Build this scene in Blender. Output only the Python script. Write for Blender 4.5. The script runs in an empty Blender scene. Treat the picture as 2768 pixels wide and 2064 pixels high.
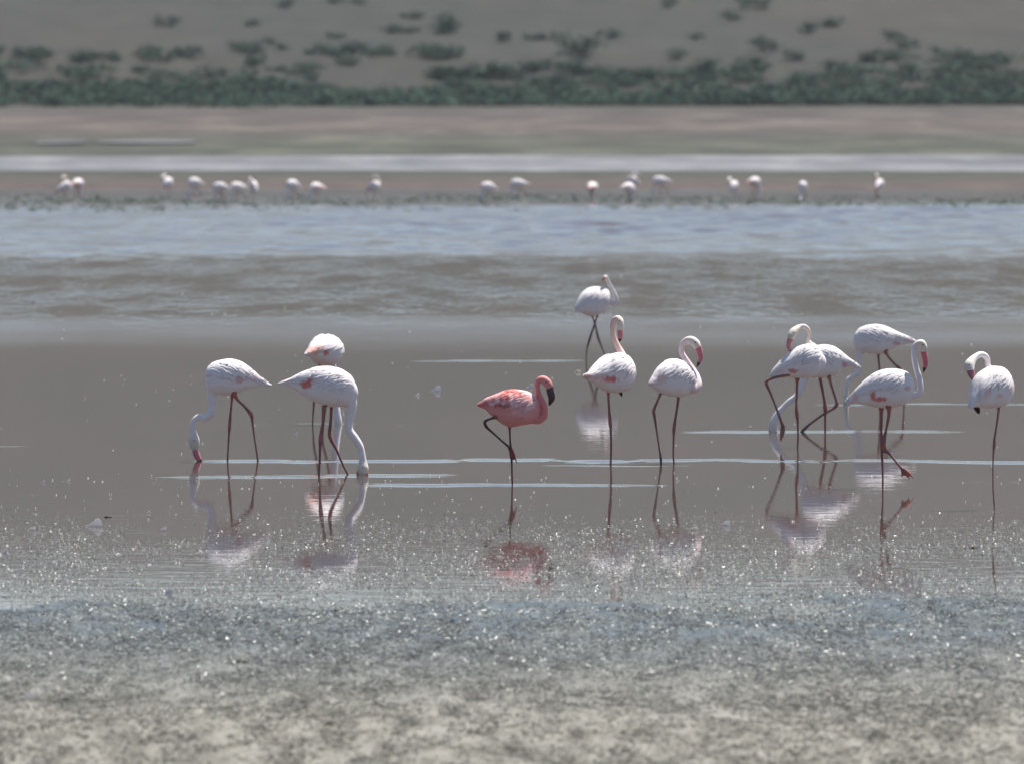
import bpy, bmesh, math, random
import numpy as np
from mathutils import Vector, Matrix
from mathutils.bvhtree import BVHTree

random.seed(7)
RNG = np.random.default_rng(7)
scene = bpy.context.scene
COL = scene.collection
R = math.radians

# ------------------------------------------------------------------ camera
CAM_H = 3.7
FPX = 22990.0                       # focal length in pixels of the 2768 px wide photograph
CX, CY, HORIZON = 1384.0, 1032.0, 187.5
PITCH = math.atan((CY - HORIZON) / FPX)
cam_data = bpy.data.cameras.new('camera')
cam_data.sensor_width = 36.0
cam_data.lens = 36.0 * FPX / 2768.0
cam_data.clip_start = 1.0
cam_data.clip_end = 12000.0
cam_data.dof.use_dof = True
cam_data.dof.focus_distance = 75.0
cam_data.dof.aperture_fstop = 4.3
cam = bpy.data.objects.new('camera', cam_data)
cam.location = (0, 0, CAM_H)
cam.rotation_euler = (math.pi / 2 - PITCH, 0, 0)
COL.objects.link(cam)
scene.camera = cam

# ------------------------------------------------------------------ sky and sun
SUN_EL, SUN_AZ = R(68), R(46)        # azimuth measured from straight ahead towards the right
world = bpy.data.worlds.new('World')
scene.world = world
world.use_nodes = True
wn = world.node_tree
wn.nodes.clear()
wo = wn.nodes.new('ShaderNodeOutputWorld')
wb = wn.nodes.new('ShaderNodeBackground')
ws = wn.nodes.new('ShaderNodeTexSky')
ws.sky_type = 'NISHITA'
ws.sun_disc = False
ws.sun_elevation = SUN_EL
ws.sun_rotation = SUN_AZ
ws.altitude = 900
ws.air_density = 1.0
ws.dust_density = 1.2
ws.ozone_density = 1.0
wb.inputs['Strength'].default_value = 0.073
wn.links.new(ws.outputs[0], wb.inputs[0])
wn.links.new(wb.outputs[0], wo.inputs[0])

sun_data = bpy.data.lights.new('sun', 'SUN')
sun_data.energy = 5.0
sun_data.angle = R(0.53)
sun_data.color = (1.0, 0.96, 0.9)
sun = bpy.data.objects.new('sun', sun_data)
sdir = Vector((math.cos(SUN_EL) * math.sin(SUN_AZ), math.cos(SUN_EL) * math.cos(SUN_AZ), math.sin(SUN_EL)))
sun.rotation_euler = sdir.to_track_quat('Z', 'Y').to_euler()
COL.objects.link(sun)

scene.view_settings.view_transform = 'Standard'
scene.view_settings.look = 'None'
scene.view_settings.exposure = 0.76
scene.view_settings.gamma = 1.0
scene.view_settings.use_curve_mapping = False
scene.cycles.use_denoising = True
scene.cycles.max_bounces = 6
scene.cycles.volume_bounces = 0

# ------------------------------------------------------------------ helpers
FWD = Vector((0, math.cos(PITCH), -math.sin(PITCH)))
UPV = Vector((0, math.sin(PITCH), math.cos(PITCH)))

def at(px, py, Y):
    """World point seen at photograph pixel (px, py) at distance Y along the ground axis."""
    d = FWD + Vector((1, 0, 0)) * ((px - CX) / FPX) + UPV * ((CY - py) / FPX)
    return Vector((0, 0, CAM_H)) + d * (Y / d.y)

def ground_y(py):
    """Distance at which pixel row py meets the water level."""
    d = FWD + UPV * ((CY - py) / FPX)
    return -CAM_H / d.z * d.y

def gp(x, y):
    """Pixel of the 2215 px wide view -> point on the water level."""
    py = y * 1.2495
    Y = ground_y(py)
    return at(x * 1.2495, py, Y)

def tag(o, label=None, cat=None, group=None, kind=None):
    if label: o['label'] = label
    if cat: o['category'] = cat
    if group: o['group'] = group
    if kind: o['kind'] = kind
    return o

def mesh_from(name, verts, faces, smooth=True, cols=None):
    me = bpy.data.meshes.new(name)
    me.from_pydata([tuple(v) for v in verts], [], faces)
    if smooth:
        me.polygons.foreach_set('use_smooth', [True] * len(me.polygons))
    if cols is not None:
        a = me.color_attributes.new('Col', 'FLOAT_COLOR', 'POINT')
        c = np.ones((len(me.vertices), 4), dtype=np.float32)
        c[:, :3] = np.asarray(cols, dtype=np.float32)
        a.data.foreach_set('color', c.ravel())
    me.update()
    return me

def np_mesh(name, V, F, smooth=True, cols=None):
    """Fast mesh from numpy arrays; F is (n, k)."""
    me = bpy.data.meshes.new(name)
    n, k = F.shape
    me.vertices.add(len(V))
    me.vertices.foreach_set('co', np.asarray(V, dtype=np.float32).ravel())
    me.loops.add(n * k)
    me.loops.foreach_set('vertex_index', F.astype(np.int32).ravel())
    me.polygons.add(n)
    me.polygons.foreach_set('loop_start', np.arange(0, n * k, k, dtype=np.int32))
    me.polygons.foreach_set('use_smooth', np.full(n, smooth, dtype=bool))
    if cols is not None:
        a = me.color_attributes.new('Col', 'FLOAT_COLOR', 'POINT')
        c = np.ones((len(V), 4), dtype=np.float32)
        c[:, :3] = cols
        a.data.foreach_set('color', c.ravel())
    me.update(calc_edges=True)
    me.validate()
    return me

def link(name, me, mat, parent=None, loc=None):
    o = bpy.data.objects.new(name, me)
    COL.objects.link(o)
    if mat is not None and len(me.materials) == 0:
        me.materials.append(mat)
    if parent is not None:
        o.parent = parent
    if loc is not None:
        o.location = loc
    return o

def vnoise(x, y, seed=0):
    """Smooth value noise in [-1, 1]."""
    xi = np.floor(x).astype(np.int64); yi = np.floor(y).astype(np.int64)
    fx = x - xi; fy = y - yi
    fx = fx * fx * (3 - 2 * fx); fy = fy * fy * (3 - 2 * fy)
    def h(a, b):
        n = (a * 374761393 + b * 668265263 + seed * 1442695041) & 0xFFFFFFFF
        n = ((n ^ (n >> 13)) * 1274126177) & 0xFFFFFFFF
        n = n ^ (n >> 16)
        return (n & 0xFFFF) / 32767.5 - 1.0
    a = h(xi, yi); b = h(xi + 1, yi); c = h(xi, yi + 1); d = h(xi + 1, yi + 1)
    return (a * (1 - fx) + b * fx) * (1 - fy) + (c * (1 - fx) + d * fx) * fy

def fbm(x, y, octaves=4, seed=0, gain=0.5):
    t = 0; amp = 1.0; s = 0
    for i in range(octaves):
        t = t + amp * vnoise(x * 2 ** i + 17.3 * i, y * 2 ** i - 9.1 * i, seed + i)
        s += amp; amp *= gain
    return t / s

def smooth01(e0, e1, v):
    t = np.clip((v - e0) / (e1 - e0), 0, 1)
    return t * t * (3 - 2 * t)

# ------------------------------------------------------------------ materials
class NT:
    def __init__(self, name):
        self.m = bpy.data.materials.new(name)
        self.m.use_nodes = True
        self.t = self.m.node_tree
        self.t.nodes.clear()
        self.out = self.t.nodes.new('ShaderNodeOutputMaterial')
        self.p = self.t.nodes.new('ShaderNodeBsdfPrincipled')
        self.t.links.new(self.p.outputs[0], self.out.inputs['Surface'])
    def n(self, typ, **kw):
        nd = self.t.nodes.new(typ)
        for k, v in kw.items():
            if k in nd.inputs: nd.inputs[k].default_value = v
            else: setattr(nd, k, v)
        return nd
    def l(self, a, b): self.t.links.new(a, b)
    def pos(self): return self.n('ShaderNodeNewGeometry').outputs['Position']
    def scaled(self, vec, s):
        m = self.n('ShaderNodeMapping'); m.inputs['Scale'].default_value = s
        self.l(vec, m.inputs['Vector']); return m.outputs[0]
    def noise(self, vec, scale=1.0, detail=3.0, rough=0.5, dist=0.0):
        nd = self.n('ShaderNodeTexNoise')
        nd.inputs['Scale'].default_value = scale; nd.inputs['Detail'].default_value = detail
        nd.inputs['Roughness'].default_value = rough; nd.inputs['Distortion'].default_value = dist
        self.l(vec, nd.inputs['Vector']); return nd.outputs['Fac']
    def math(self, op, a, b=None, clamp=False):
        nd = self.n('ShaderNodeMath', operation=op, use_clamp=clamp)
        for i, v in enumerate((a, b)):
            if v is None: continue
            if isinstance(v, (int, float)): nd.inputs[i].default_value = v
            else: self.l(v, nd.inputs[i])
        return nd.outputs[0]
    def ramp(self, fac, stops, interp='LINEAR'):
        nd = self.n('ShaderNodeValToRGB'); cr = nd.color_ramp; cr.interpolation = interp
        while len(cr.elements) < len(stops): cr.elements.new(0.5)
        for e, (p, c) in zip(cr.elements, stops):
            e.position = p
            e.color = (c, c, c, 1) if isinstance(c, (int, float)) else (*c, 1)
        self.l(fac, nd.inputs[0]); return nd.outputs[0]
    def mix(self, fac, a, b, mode='MIX'):
        nd = self.n('ShaderNodeMix', data_type='RGBA', blend_type=mode)
        if isinstance(fac, (int, float)): nd.inputs[0].default_value = fac
        else: self.l(fac, nd.inputs[0])
        for i, v in ((6, a), (7, b)):
            if isinstance(v, tuple): nd.inputs[i].default_value = (*v, 1)
            else: self.l(v, nd.inputs[i])
        return nd.outputs[2]
    def attr(self, name='Col'):
        return self.n('ShaderNodeAttribute', attribute_name=name).outputs['Color']
    def bump(self, h, strength, dist, prev=None):
        b = self.n('ShaderNodeBump'); b.inputs['Strength'].default_value = strength; b.inputs['Distance'].default_value = dist
        self.l(h, b.inputs['Height'])
        if prev is not None: self.l(prev, b.inputs['Normal'])
        return b.outputs[0]
    def set(self, **kw):
        names = {'base': 'Base Color', 'rough': 'Roughness', 'normal': 'Normal', 'ior': 'IOR', 'spec': 'Specular IOR Level'}
        for k, v in kw.items():
            inp = self.p.inputs[names.get(k, k)]
            if isinstance(v, (int, float)): inp.default_value = v
            elif isinstance(v, tuple): inp.default_value = (*v, 1)
            else: self.l(v, inp)
        return self.m

def mat_plumage():
    t = NT('plumage')
    tc = t.n('ShaderNodeTexCoord').outputs['Object']
    n1 = t.noise(t.scaled(tc, (14, 14, 30)), 1.0, 4)
    tint = t.ramp(n1, [(0.3, (0.93, 0.90, 0.90)), (0.7, (1, 1, 1))])
    c = t.mix(1.0, t.attr(), tint, 'MULTIPLY')
    n2 = t.noise(t.scaled(tc, (60, 60, 160)), 1.0, 3)
    return t.set(base=c, rough=0.72, spec=0.25, normal=t.bump(n2, 0.35, 0.004))

def mat_horn():
    t = NT('bill_horn')
    return t.set(base=t.attr(), rough=0.38)

def mat_eye():
    t = NT('eye'); return t.set(base=(0.02, 0.015, 0.01), rough=0.1)

def mat_attr(name, rough, spec=0.5, trans=0.0):
    t = NT(name)
    tc = t.n('ShaderNodeTexCoord').outputs['Object']
    c = t.mix(1.0, t.attr(), t.ramp(t.noise(tc, 40, 3), [(0.25, 0.75), (0.75, 1.15)]), 'MULTIPLY')
    if trans:
        tr = t.n('ShaderNodeBsdfTranslucent'); t.l(c, tr.inputs['Color'])
        ms = t.n('ShaderNodeMixShader'); ms.inputs[0].default_value = trans
        t.l(t.p.outputs[0], ms.inputs[1]); t.l(tr.outputs[0], ms.inputs[2]); t.l(ms.outputs[0], t.out.inputs['Surface'])
    return t.set(base=c, rough=rough, spec=spec)

M_PLUME = mat_plumage()
M_BILL = mat_horn()
M_EYE = mat_eye()

def mat_water():
    t = NT('lake_water')
    P = t.pos()
    sep = t.n('ShaderNodeSeparateXYZ'); t.l(P, sep.inputs[0])
    Y = sep.outputs['Y']
    edge = t.noise(t.scaled(P, (0.05, 0.035, 1)), 1.0, 4, 0.6)
    Yd = t.math('ADD', Y, t.math('MULTIPLY', t.math('SUBTRACT', edge, 0.5), t.math('MULTIPLY', Y, 0.10)))
    f = t.math('DIVIDE', Yd, 400.0)
    s = lambda m: m / 400.0
    ruf = t.ramp(f, [(s(60), 0.006), (s(100), 0.01), (s(111), 0.03), (s(116), 0.12), (s(125), 0.13), (s(130), 0.04), (s(160), 0.05),
                     (s(172), 0.14), (s(222), 0.15), (s(236), 0.12), (s(250), 0.10), (s(300), 0.15), (s(310), 0.40), (s(360), 0.42)])
    chop = t.ramp(f, [(s(60), 0.0), (s(117), 0.0), (s(122), 0.25), (s(130), 1.0), (s(162), 1.0), (s(172), 0.2), (s(225), 0.2), (s(260), 0.1)])
    # patches of breeze
    patch = t.noise(t.scaled(P, (0.16, 0.10, 1)), 1.0, 3)
    rough = t.math('MULTIPLY', ruf, t.ramp(patch, [(0.3, 0.8), (0.7, 1.15)]))
    # glassy ripples (fraction of a millimetre) and wind chop (centimetres)
    r1 = t.noise(t.scaled(P, (1.3, 2.8, 1)), 1.0, 4, 0.5)
    b0 = t.bump(t.noise(t.scaled(P, (2.4, 6.0, 1)), 1.0, 3, 0.55, 0.5), 1.0, 0.0004)
    b1 = t.bump(r1, 1.0, 0.0009, b0)
    r2 = t.noise(t.scaled(P, (4.2, 0.8, 1)), 1.0, 3, 0.62, 0.4)
    clump = t.ramp(t.noise(t.scaled(P, (0.7, 0.11, 1)), 1.0, 2), [(0.35, 0.25), (0.65, 1.2)])
    h2 = t.math('MULTIPLY', t.math('MULTIPLY', r2, chop), clump)
    b2 = t.bump(h2, 1.0, 0.06, b1)
    base = t.ramp(t.noise(t.scaled(P, (0.3, 0.12, 1)), 1.0, 3), [(0.3, (0.060, 0.043, 0.037)), (0.7, (0.078, 0.055, 0.047))])
    return t.set(base=base, rough=rough, ior=1.333, normal=b2)

def mat_shore():
    t = NT('far_shore_ground')
    P = t.pos()
    sep = t.n('ShaderNodeSeparateXYZ'); t.l(P, sep.inputs[0])
    edge = t.noise(t.scaled(P, (0.03, 0.02, 1)), 1.0, 4, 0.6)
    Yd = t.math('ADD', sep.outputs['Y'], t.math('MULTIPLY', t.math('SUBTRACT', edge, 0.5), 70.0))
    f = t.math('DIVIDE', Yd, 1000.0)
    col = t.ramp(f, [(0.355, (0.0626, 0.0647, 0.0482)), (0.42, (0.0650, 0.0656, 0.0490)), (0.47, (0.0689, 0.0631, 0.0528)),
                     (0.52, (0.0940, 0.0761, 0.0651)), (0.60, (0.0798, 0.0647, 0.0559)), (0.70, (0.0689, 0.0582, 0.0498)), (0.79, (0.0611, 0.0542, 0.0459))])
    n = t.noise(t.scaled(P, (0.16, 0.022, 1)), 1.0, 6, 0.7, 0.5)
    col = t.mix(1.0, col, t.ramp(n, [(0.3, 0.50), (0.5, 0.78), (0.72, 1.55)]), 'MULTIPLY')
    # strips of pale salt crust
    sx = t.noise(t.scaled(P, (0.05, 0.02, 1)), 1.0, 3)
    return t.set(base=col, rough=0.9, spec=0.2)

def mat_bank():
    t = NT('mud_bank_ground')
    P = t.pos()
    sep = t.n('ShaderNodeSeparateXYZ'); t.l(P, sep.inputs[0])
    edge = t.noise(t.scaled(P, (0.06, 0.05, 1)), 1.0, 4, 0.6)
    Yd = t.math('ADD', sep.outputs['Y'], t.math('MULTIPLY', t.math('SUBTRACT', edge, 0.5), 22.0))
    f = t.math('DIVIDE', t.math('SUBTRACT', Yd, 250.0), 60.0)
    col = t.ramp(f, [(0.05, (0.0520, 0.0469, 0.0396)), (0.25, (0.0673, 0.0516, 0.0441)), (0.5, (0.0536, 0.0469, 0.0374)), (0.75, (0.0405, 0.0422, 0.0306)), (1.0, (0.0383, 0.0422, 0.0299))])
    n = t.noise(t.scaled(P, (0.6, 0.15, 1)), 1.0, 5, 0.65)
    col = t.mix(1.0, col, t.ramp(n, [(0.3, 0.75), (0.7, 1.25)]), 'MULTIPLY')
    return t.set(base=col, rough=0.85, spec=0.2)

def mat_hill():
    t = NT('hillside_ground')
    P = t.pos()
    n = t.noise(t.scaled(P, (0.0148, 0.0062, 0.0151)), 1.0, 6, 0.6)
    n2 = t.noise(t.scaled(P, (0.2219, 0.0774, 0.2270)), 1.0, 4, 0.6)
    col = t.ramp(n, [(0.28, (0.0318, 0.0356, 0.0318)), (0.52, (0.0415, 0.0402, 0.0356)), (0.72, (0.0547, 0.0473, 0.0408))])
    col = t.mix(1.0, col, t.ramp(n2, [(0.3, 0.85), (0.7, 1.12)]), 'MULTIPLY')
    return t.set(base=col, rough=0.95, spec=0.1)

def mat_mat():
    t = NT('algae_mat_ground')
    P = t.pos()
    sep = t.n('ShaderNodeSeparateXYZ'); t.l(P, sep.inputs[0])
    edge = t.noise(t.scaled(P, (0.35, 0.12, 1)), 1.0, 4, 0.6)
    wet = t.math('ADD', t.math('MULTIPLY', t.math('SUBTRACT', sep.outputs['Y'], 45.0), 1 / 15.0), t.math('MULTIPLY', t.math('SUBTRACT', edge, 0.5), 0.4), True)
    n = t.noise(t.scaled(P, (5.0, 0.8, 5)), 1.0, 6, 0.68)
    dry = t.ramp(n, [(0.22, (0.08, 0.075, 0.064)), (0.40, (0.155, 0.148, 0.126)), (0.58, (0.20, 0.192, 0.165)), (0.8, (0.24, 0.232, 0.205))])
    blot = t.noise(t.scaled(P, (6.0, 1.1, 3)), 1.0, 5, 0.62, 0.4)
    dry = t.mix(1.0, dry, t.ramp(blot, [(0.33, (0.50, 0.48, 0.44)), (0.47, (0.98, 0.97, 0.93)), (0.7, (1.12, 1.12, 1.12))]), 'MULTIPLY')
    wetc = t.ramp(n, [(0.25, (0.022, 0.025, 0.022)), (0.5, (0.06, 0.065, 0.058)), (0.8, (0.13, 0.138, 0.12))])
    col = t.mix(t.ramp(wet, [(0.2, 0.0), (0.75, 1.0)]), dry, wetc)
    rough = t.ramp(wet, [(0.15, 0.85), (0.7, 0.32)])
    fine = t.noise(t.scaled(P, (45, 14, 45)), 1.0, 5, 0.7)
    return t.set(base=col, rough=rough, normal=t.bump(fine, 0.8, 0.012))

M_WATER = mat_water()

# ------------------------------------------------------------------ setting: lake, banks, shore, hill
def grid_faces(nr, nc):
    i = np.arange(nr - 1)[:, None] * nc + np.arange(nc - 1)[None, :]
    i = i.ravel()
    return np.stack([i, i + 1, i + nc + 1, i + nc], axis=1)

WAKES = [  # x0, x1, row (2215 px view), strength
    (455, 930, 918, 0.9), (425, 1640, 996.5, 1.15), (360, 960, 1028.5, 1.0), (740, 1440, 1047.5, 1.25),
    (840, 1290, 782, 0.8), (1440, 2090, 933.5, 1.0), (1540, 2500, 1000.5, 1.1), (1720, 2500, 873.5, 0.75),
    (-300, 70, 963.5, 0.7), (1400, 1720, 937, 0.4), (1150, 1480, 1006, 0.5),
    (1000, 1120, 953, 0.3), (560, 700, 880, 0.25), (1640, 1760, 958, 0.35), (120, 260, 1010, 0.3), (1900, 2010, 1090, 0.3), (1180, 1260, 1084, 0.3),
    (300, 420, 905, 0.3), (1480, 1560, 1068, 0.35), (2060, 2200, 1040, 0.35), (60, 180, 860, 0.25), (980, 1080, 1012, 0.4), (1280, 1400, 905, 0.3)]

def build_lake():
    rows = [np.arange(34, 70, 0.8), np.arange(70, 132, 0.35), np.arange(132, 162, 0.8), np.arange(162, 240, 0.17), np.arange(241, 365, 4.0)]
    wk = []
    for x0, x1, y, s in WAKES:
        a, b = gp(x0, y), gp(x1, y)
        wk.append((a.x, b.x, a.y, s))
        rows.append(np.arange(a.y - 1.3, a.y + 1.3, 0.045))
    ys = np.unique(np.round(np.concatenate(rows), 3))
    us = np.linspace(-1, 1, 300)
    us = np.sign(us) * (0.55 * np.abs(us) + 0.45 * np.abs(us) ** 4)
    W = 14 + ys * 0.16
    Y = np.repeat(ys[:, None], len(us), 1)
    X = us[None, :] * W[:, None]
    Z = np.zeros_like(X)
    for k, (xa, xb, y0, s) in enumerate(wk):
        fade = smooth01(xa - 0.3, xa + 0.9, X) * (1 - smooth01(xb - 1.2, xb + 0.4, X))
        yc = y0 + 0.42 * vnoise(X * 0.35, X * 0 + k * 3.3, 11 + k) + 0.20 * vnoise(X * 1.1, X * 0 + k * 2.3, 13 + k) + 0.10 * vnoise(X * 3.1, X * 0 + k * 5.1, 31 + k)
        dd = Y - yc
        amp = (0.68 + 0.42 * vnoise(X * 1.3, X * 0 + 0.7 * k, 51 + k)) * (0.25 + 0.75 * smooth01(-0.55, 0.0, vnoise(X * 0.55, X * 0 + 1.9 * k, 57 + k) + 0.15))
        env = np.exp(-(dd / (0.24 + 0.10 * vnoise(X * 0.7, X * 0 + k, 87))) ** 2)
        Z += s * amp * fade * env * 0.0050 * np.sin(dd * 2 * math.pi / 0.27 + 0.8 * vnoise(X * 2.2, Y * 0.5, 71 + k))
    band = smooth01(159, 183, Y + 4 * fbm(X * 0.08, Y * 0.05, 3, 91)) * (1 - smooth01(222, 236, Y + 5 * fbm(X * 0.08, Y * 0.05, 3, 92)))
    gust = 0.75 + 0.5 * fbm(X * 0.10, Y * 0.06, 3, 93)
    Z += band * gust * (0.055 * vnoise(X * 0.9, Y * 1.2, 94) + 0.030 * vnoise(X * 1.8, Y * 2.2, 95))
    V = np.stack([X, Y, Z], -1).reshape(-1, 3)
    me = np_mesh('lake', V, grid_faces(len(ys), len(us)))
    o = link('lake_water', me, M_WATER)
    tag(o, 'shallow grey lake with thin pale ripple lines around the birds', kind='structure')
build_lake()

def build_far():
    # low mud bank behind the far birds
    ys = np.linspace(255, 308, 60); us = np.linspace(-1, 1, 200)
    Y = np.repeat(ys[:, None], 200, 1); X = us[None, :] * 90 + 0 * Y
    edge = 3.5 * fbm(X * 0.05, Y * 0 + 2.0, 4, 3)
    prof = np.minimum(smooth01(258, 266, Y + edge), 1 - smooth01(300, 307, Y + edge * 0.7))
    Z = -0.06 + 0.16 * prof + 0.03 * fbm(X * 0.4, Y * 0.3, 3, 9) * prof
    o = link('mud_bank', np_mesh('mud_bank', np.stack([X, Y, Z], -1).reshape(-1, 3), grid_faces(60, 200)), mat_bank())
    tag(o, 'low brown mud bank behind the far birds', kind='structure')
    # flats
    ys = np.linspace(352, 812, 120); us = np.linspace(-1, 1, 160)
    Y = np.repeat(ys[:, None], 160, 1); X = us[None, :] * (110 + (Y - 352) * 0.35)
    edge = 5 * fbm(X * 0.03, Y * 0 + 5.0, 4, 4)
    Z = -0.05 + 0.12 * smooth01(356, 366, Y + edge) + (Y - 352) * 0.0002 + 0.10 * fbm(X * 0.05, Y * 0.02, 4, 6) * smooth01(370, 420, Y)
    o = link('shore_flats', np_mesh('shore_flats', np.stack([X, Y, Z], -1).reshape(-1, 3), grid_faces(120, 160)), mat_shore())
    tag(o, 'pinkish sand and olive flats on the far shore', kind='structure')
build_far()

def mat_salt():
    t = NT('salt_crust')
    P = t.pos()
    n = t.noise(t.scaled(P, (0.22, 0.035, 1)), 1.0, 6, 0.7)
    big = t.noise(t.scaled(P, (0.03, 0.03, 1)), 1.0, 3)
    col = t.ramp(n, [(0.3, (0.0538, 0.0522, 0.0539)), (0.52, (0.1076, 0.1060, 0.1093)), (0.72, (0.2070, 0.2012, 0.2028))])
    col = t.mix(1.0, col, t.ramp(big, [(0.35, 0.8), (0.65, 1.2)]), 'MULTIPLY')
    return t.set(base=col, rough=0.6, spec=0.4)
M_SALT = mat_salt()
def salt_sheet(name, y0, y1, x0, x1, label, seed, wob, z):
    nr, nc = 26, 220
    v = np.linspace(0, 1, nr)[:, None]; X = np.linspace(x0, x1, nc)[None, :] + 0 * v
    xf = (X - x0) / (x1 - x0)
    taper = np.sin(np.clip(xf, 0.001, 0.999) * math.pi) ** 0.35 if x1 - x0 < 60 else 1.0
    a = (y0 + y1) / 2 - (y1 - y0) / 2 * taper + wob * fbm(X * 0.09, X * 0 + seed, 4, seed)
    b = (y0 + y1) / 2 + (y1 - y0) / 2 * taper + wob * fbm(X * 0.07, X * 0 + seed + 9, 4, seed + 5)
    Y = a + (b - a) * v
    Z = z * np.sin(np.clip(v, 0, 1) * math.pi) ** 0.5 + 0 * X + 0.012 * fbm(X * 0.3, Y * 0.2, 3, seed) + (0.004 if y0 < 400 else 0.13)
    o = link(name, np_mesh(name, np.stack([X, Y, Z], -1).reshape(-1, 3), grid_faces(nr, nc)), M_SALT)
    tag(o, label, kind='structure')
salt_sheet('salt_flat', 309, 336, -100, 100, 'pale salt-crusted strip behind the mud bank', 3, 7.0, 0.07)
salt_sheet('salt_flat', 338, 360, -100, 100, 'farther pale salt-crusted strip before the olive flats', 23, 6.0, 0.11)
salt_sheet('salt_patch', 412, 428, -20.5, -15.5, 'pale salt patch on the far flats at left', 7, 4.5, 0.03)
salt_sheet('salt_patch', 410, 424, -23.2, -20.9, 'smaller pale salt patch on the far flats at left edge', 12, 4.5, 0.03)

def hill_z(X, Y):
    t = np.maximum(Y - 800, 0)
    base = 0.12 + 0.0908 * t * smooth01(0, 60, t)
    base = np.where(Y > 2350, 0.12 + 0.0908 * 1550 - 0.05 * (Y - 2350), base)
    big = 9.0 * fbm(X * 0.0022 + 3, Y * 0.0016, 4, 21) * smooth01(900, 1800, Y)
    small = 0.5 * fbm(X * 0.03, Y * 0.02, 4, 22) * smooth01(810, 860, Y)
    return base + big + small

def build_hill():
    ys = np.concatenate([np.linspace(796, 960, 80), np.geomspace(968, 4200, 80)])
    us = np.linspace(-1, 1, 180)
    Y = np.repeat(ys[:, None], 180, 1)
    X = us[None, :] * (280 + (Y - 796) * 0.55)
    Z = hill_z(X, Y)
    o = link('hillside', np_mesh('hillside', np.stack([X, Y, Z], -1).reshape(-1, 3), grid_faces(len(ys), 180)), mat_hill())
    tag(o, 'dry grey-brown hillside rising behind the lake', kind='structure')
    # ground below and around everything, out to the horizon
    S = 6000.0
    V = np.array([[-S, -200, -0.35], [S, -200, -0.35], [S, S, -0.35], [-S, S, -0.35]])
    o = link('ground', np_mesh('ground', V, np.array([[0, 1, 2, 3]])), M_WATER if False else mat_bank())
    tag(o, 'muddy lake bed and plain', kind='structure')
build_hill()

def mat_height(X, Y):
    """Height of the floating algae mat and mud in the foreground (metres above the water)."""
    Yw = Y + 2.0 * fbm(X * 0.45, Y * 0.3, 3, 43)
    slope = np.clip((58.7 - Yw) * 0.014, -0.03, 0.022) + np.clip(58 - Y, 0, 20) * 0.001
    big = 0.012 * fbm(X * 0.55, Y * 0.16, 3, 41)
    mid = 0.011 * fbm(X * 2.6, Y * 0.9, 3, 45)
    fine = 0.010 * fbm(X * 9, Y * 4, 3, 48, 0.65)
    return slope + big + 1.5 * (mid + fine) * (0.6 + 0.4 * smooth01(60, 48, Y))

def build_mat():
    ys = np.concatenate([np.linspace(34, 44, 60), np.arange(44.05, 66, 0.05)])
    nc = 560
    us = np.linspace(-1, 1, nc)
    Y = np.repeat(ys[:, None], nc, 1)
    X = us[None, :] * (5.2 + (Y - 34) * 0.07)
    us2 = np.sign(us) * (np.abs(us) + 0.8 * np.clip(np.abs(us) - 0.85, 0, 1) * 6)
    X = us2[None, :] * (3.6 + (Y - 34) * 0.065)
    Z = mat_height(X, Y)
    o = link('algae_mat', np_mesh('algae_mat', np.stack([X, Y, Z], -1).reshape(-1, 3), grid_faces(len(ys), nc)), mat_mat())
    tag(o, 'matted grey-green algae and mud along the near shore', kind='structure')
build_mat()

# ------------------------------------------------------------------ scum: strips of wet weed, uncountable
def strips(name, X, Y, Z, L, Wd, cols, mat, label, tilt=0.5, lift=0.0, flat=0.0):
    """One mesh of bent two-quad strips."""
    n = len(X)
    yaw = RNG.uniform(0, 2 * math.pi, n)
    ax = np.stack([np.cos(yaw), np.sin(yaw), RNG.normal(0, tilt, n)], -1)
    ax /= np.linalg.norm(ax, axis=1)[:, None]
    rv = RNG.normal(0, 1, (n, 3)); rv[:, 2] = rv[:, 2] * 0.8 * (1 - flat) + flat * 2.2
    sd = np.cross(ax, rv); sd /= np.linalg.norm(sd, axis=1)[:, None] + 1e-9
    nr = np.cross(ax, sd)
    C = np.stack([X, Y, Z + lift], -1)
    bend = RNG.normal(0, 0.25, n)
    V = np.zeros((n, 6, 3))
    for j, (u, k) in enumerate(((-0.5, 0), (0, 1), (0.5, 0))):
        mid = C + ax * (u * L)[:, None] + nr * (k * bend * L)[:, None]
        wj = Wd * (0.55 if k == 0 else 1.0)
        V[:, 2 * j] = mid - sd * (wj / 2)[:, None]
        V[:, 2 * j + 1] = mid + sd * (wj / 2)[:, None]
    b = np.arange(n)[:, None] * 6
    F = np.concatenate([b + np.array([[0, 1, 3, 2]]), b + np.array([[2, 3, 5, 4]])])
    cc = np.repeat(cols, 6, axis=0)
    me = np_mesh(name, V.reshape(-1, 3), F, False, cc)
    o = link(name, me, mat)
    tag(o, label, kind='stuff')
    return o

M_SCUM = mat_attr('wet_scum', 0.34, 0.5, 0.4)
M_WEED = mat_attr('dry_weed', 0.55, 0.3, 0.4)

def scatter(n, y0, y1, half, dens):
    Y = RNG.uniform(y0, y1, n); X = RNG.uniform(-1, 1, n) * (half + (Y - 45) * 0.062)
    keep = RNG.uniform(0, 1, n) < dens(X, Y)
    return X[keep], Y[keep]

def weed_cols(n, lo, hi, rng=0.25):
    t = RNG.uniform(0, 1, n)[:, None]
    c = np.array(lo)[None] * (1 - t) + np.array(hi)[None] * t
    return np.clip(c * RNG.uniform(1 - rng, 1 + rng, n)[:, None], 0.01, 0.85)

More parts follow.
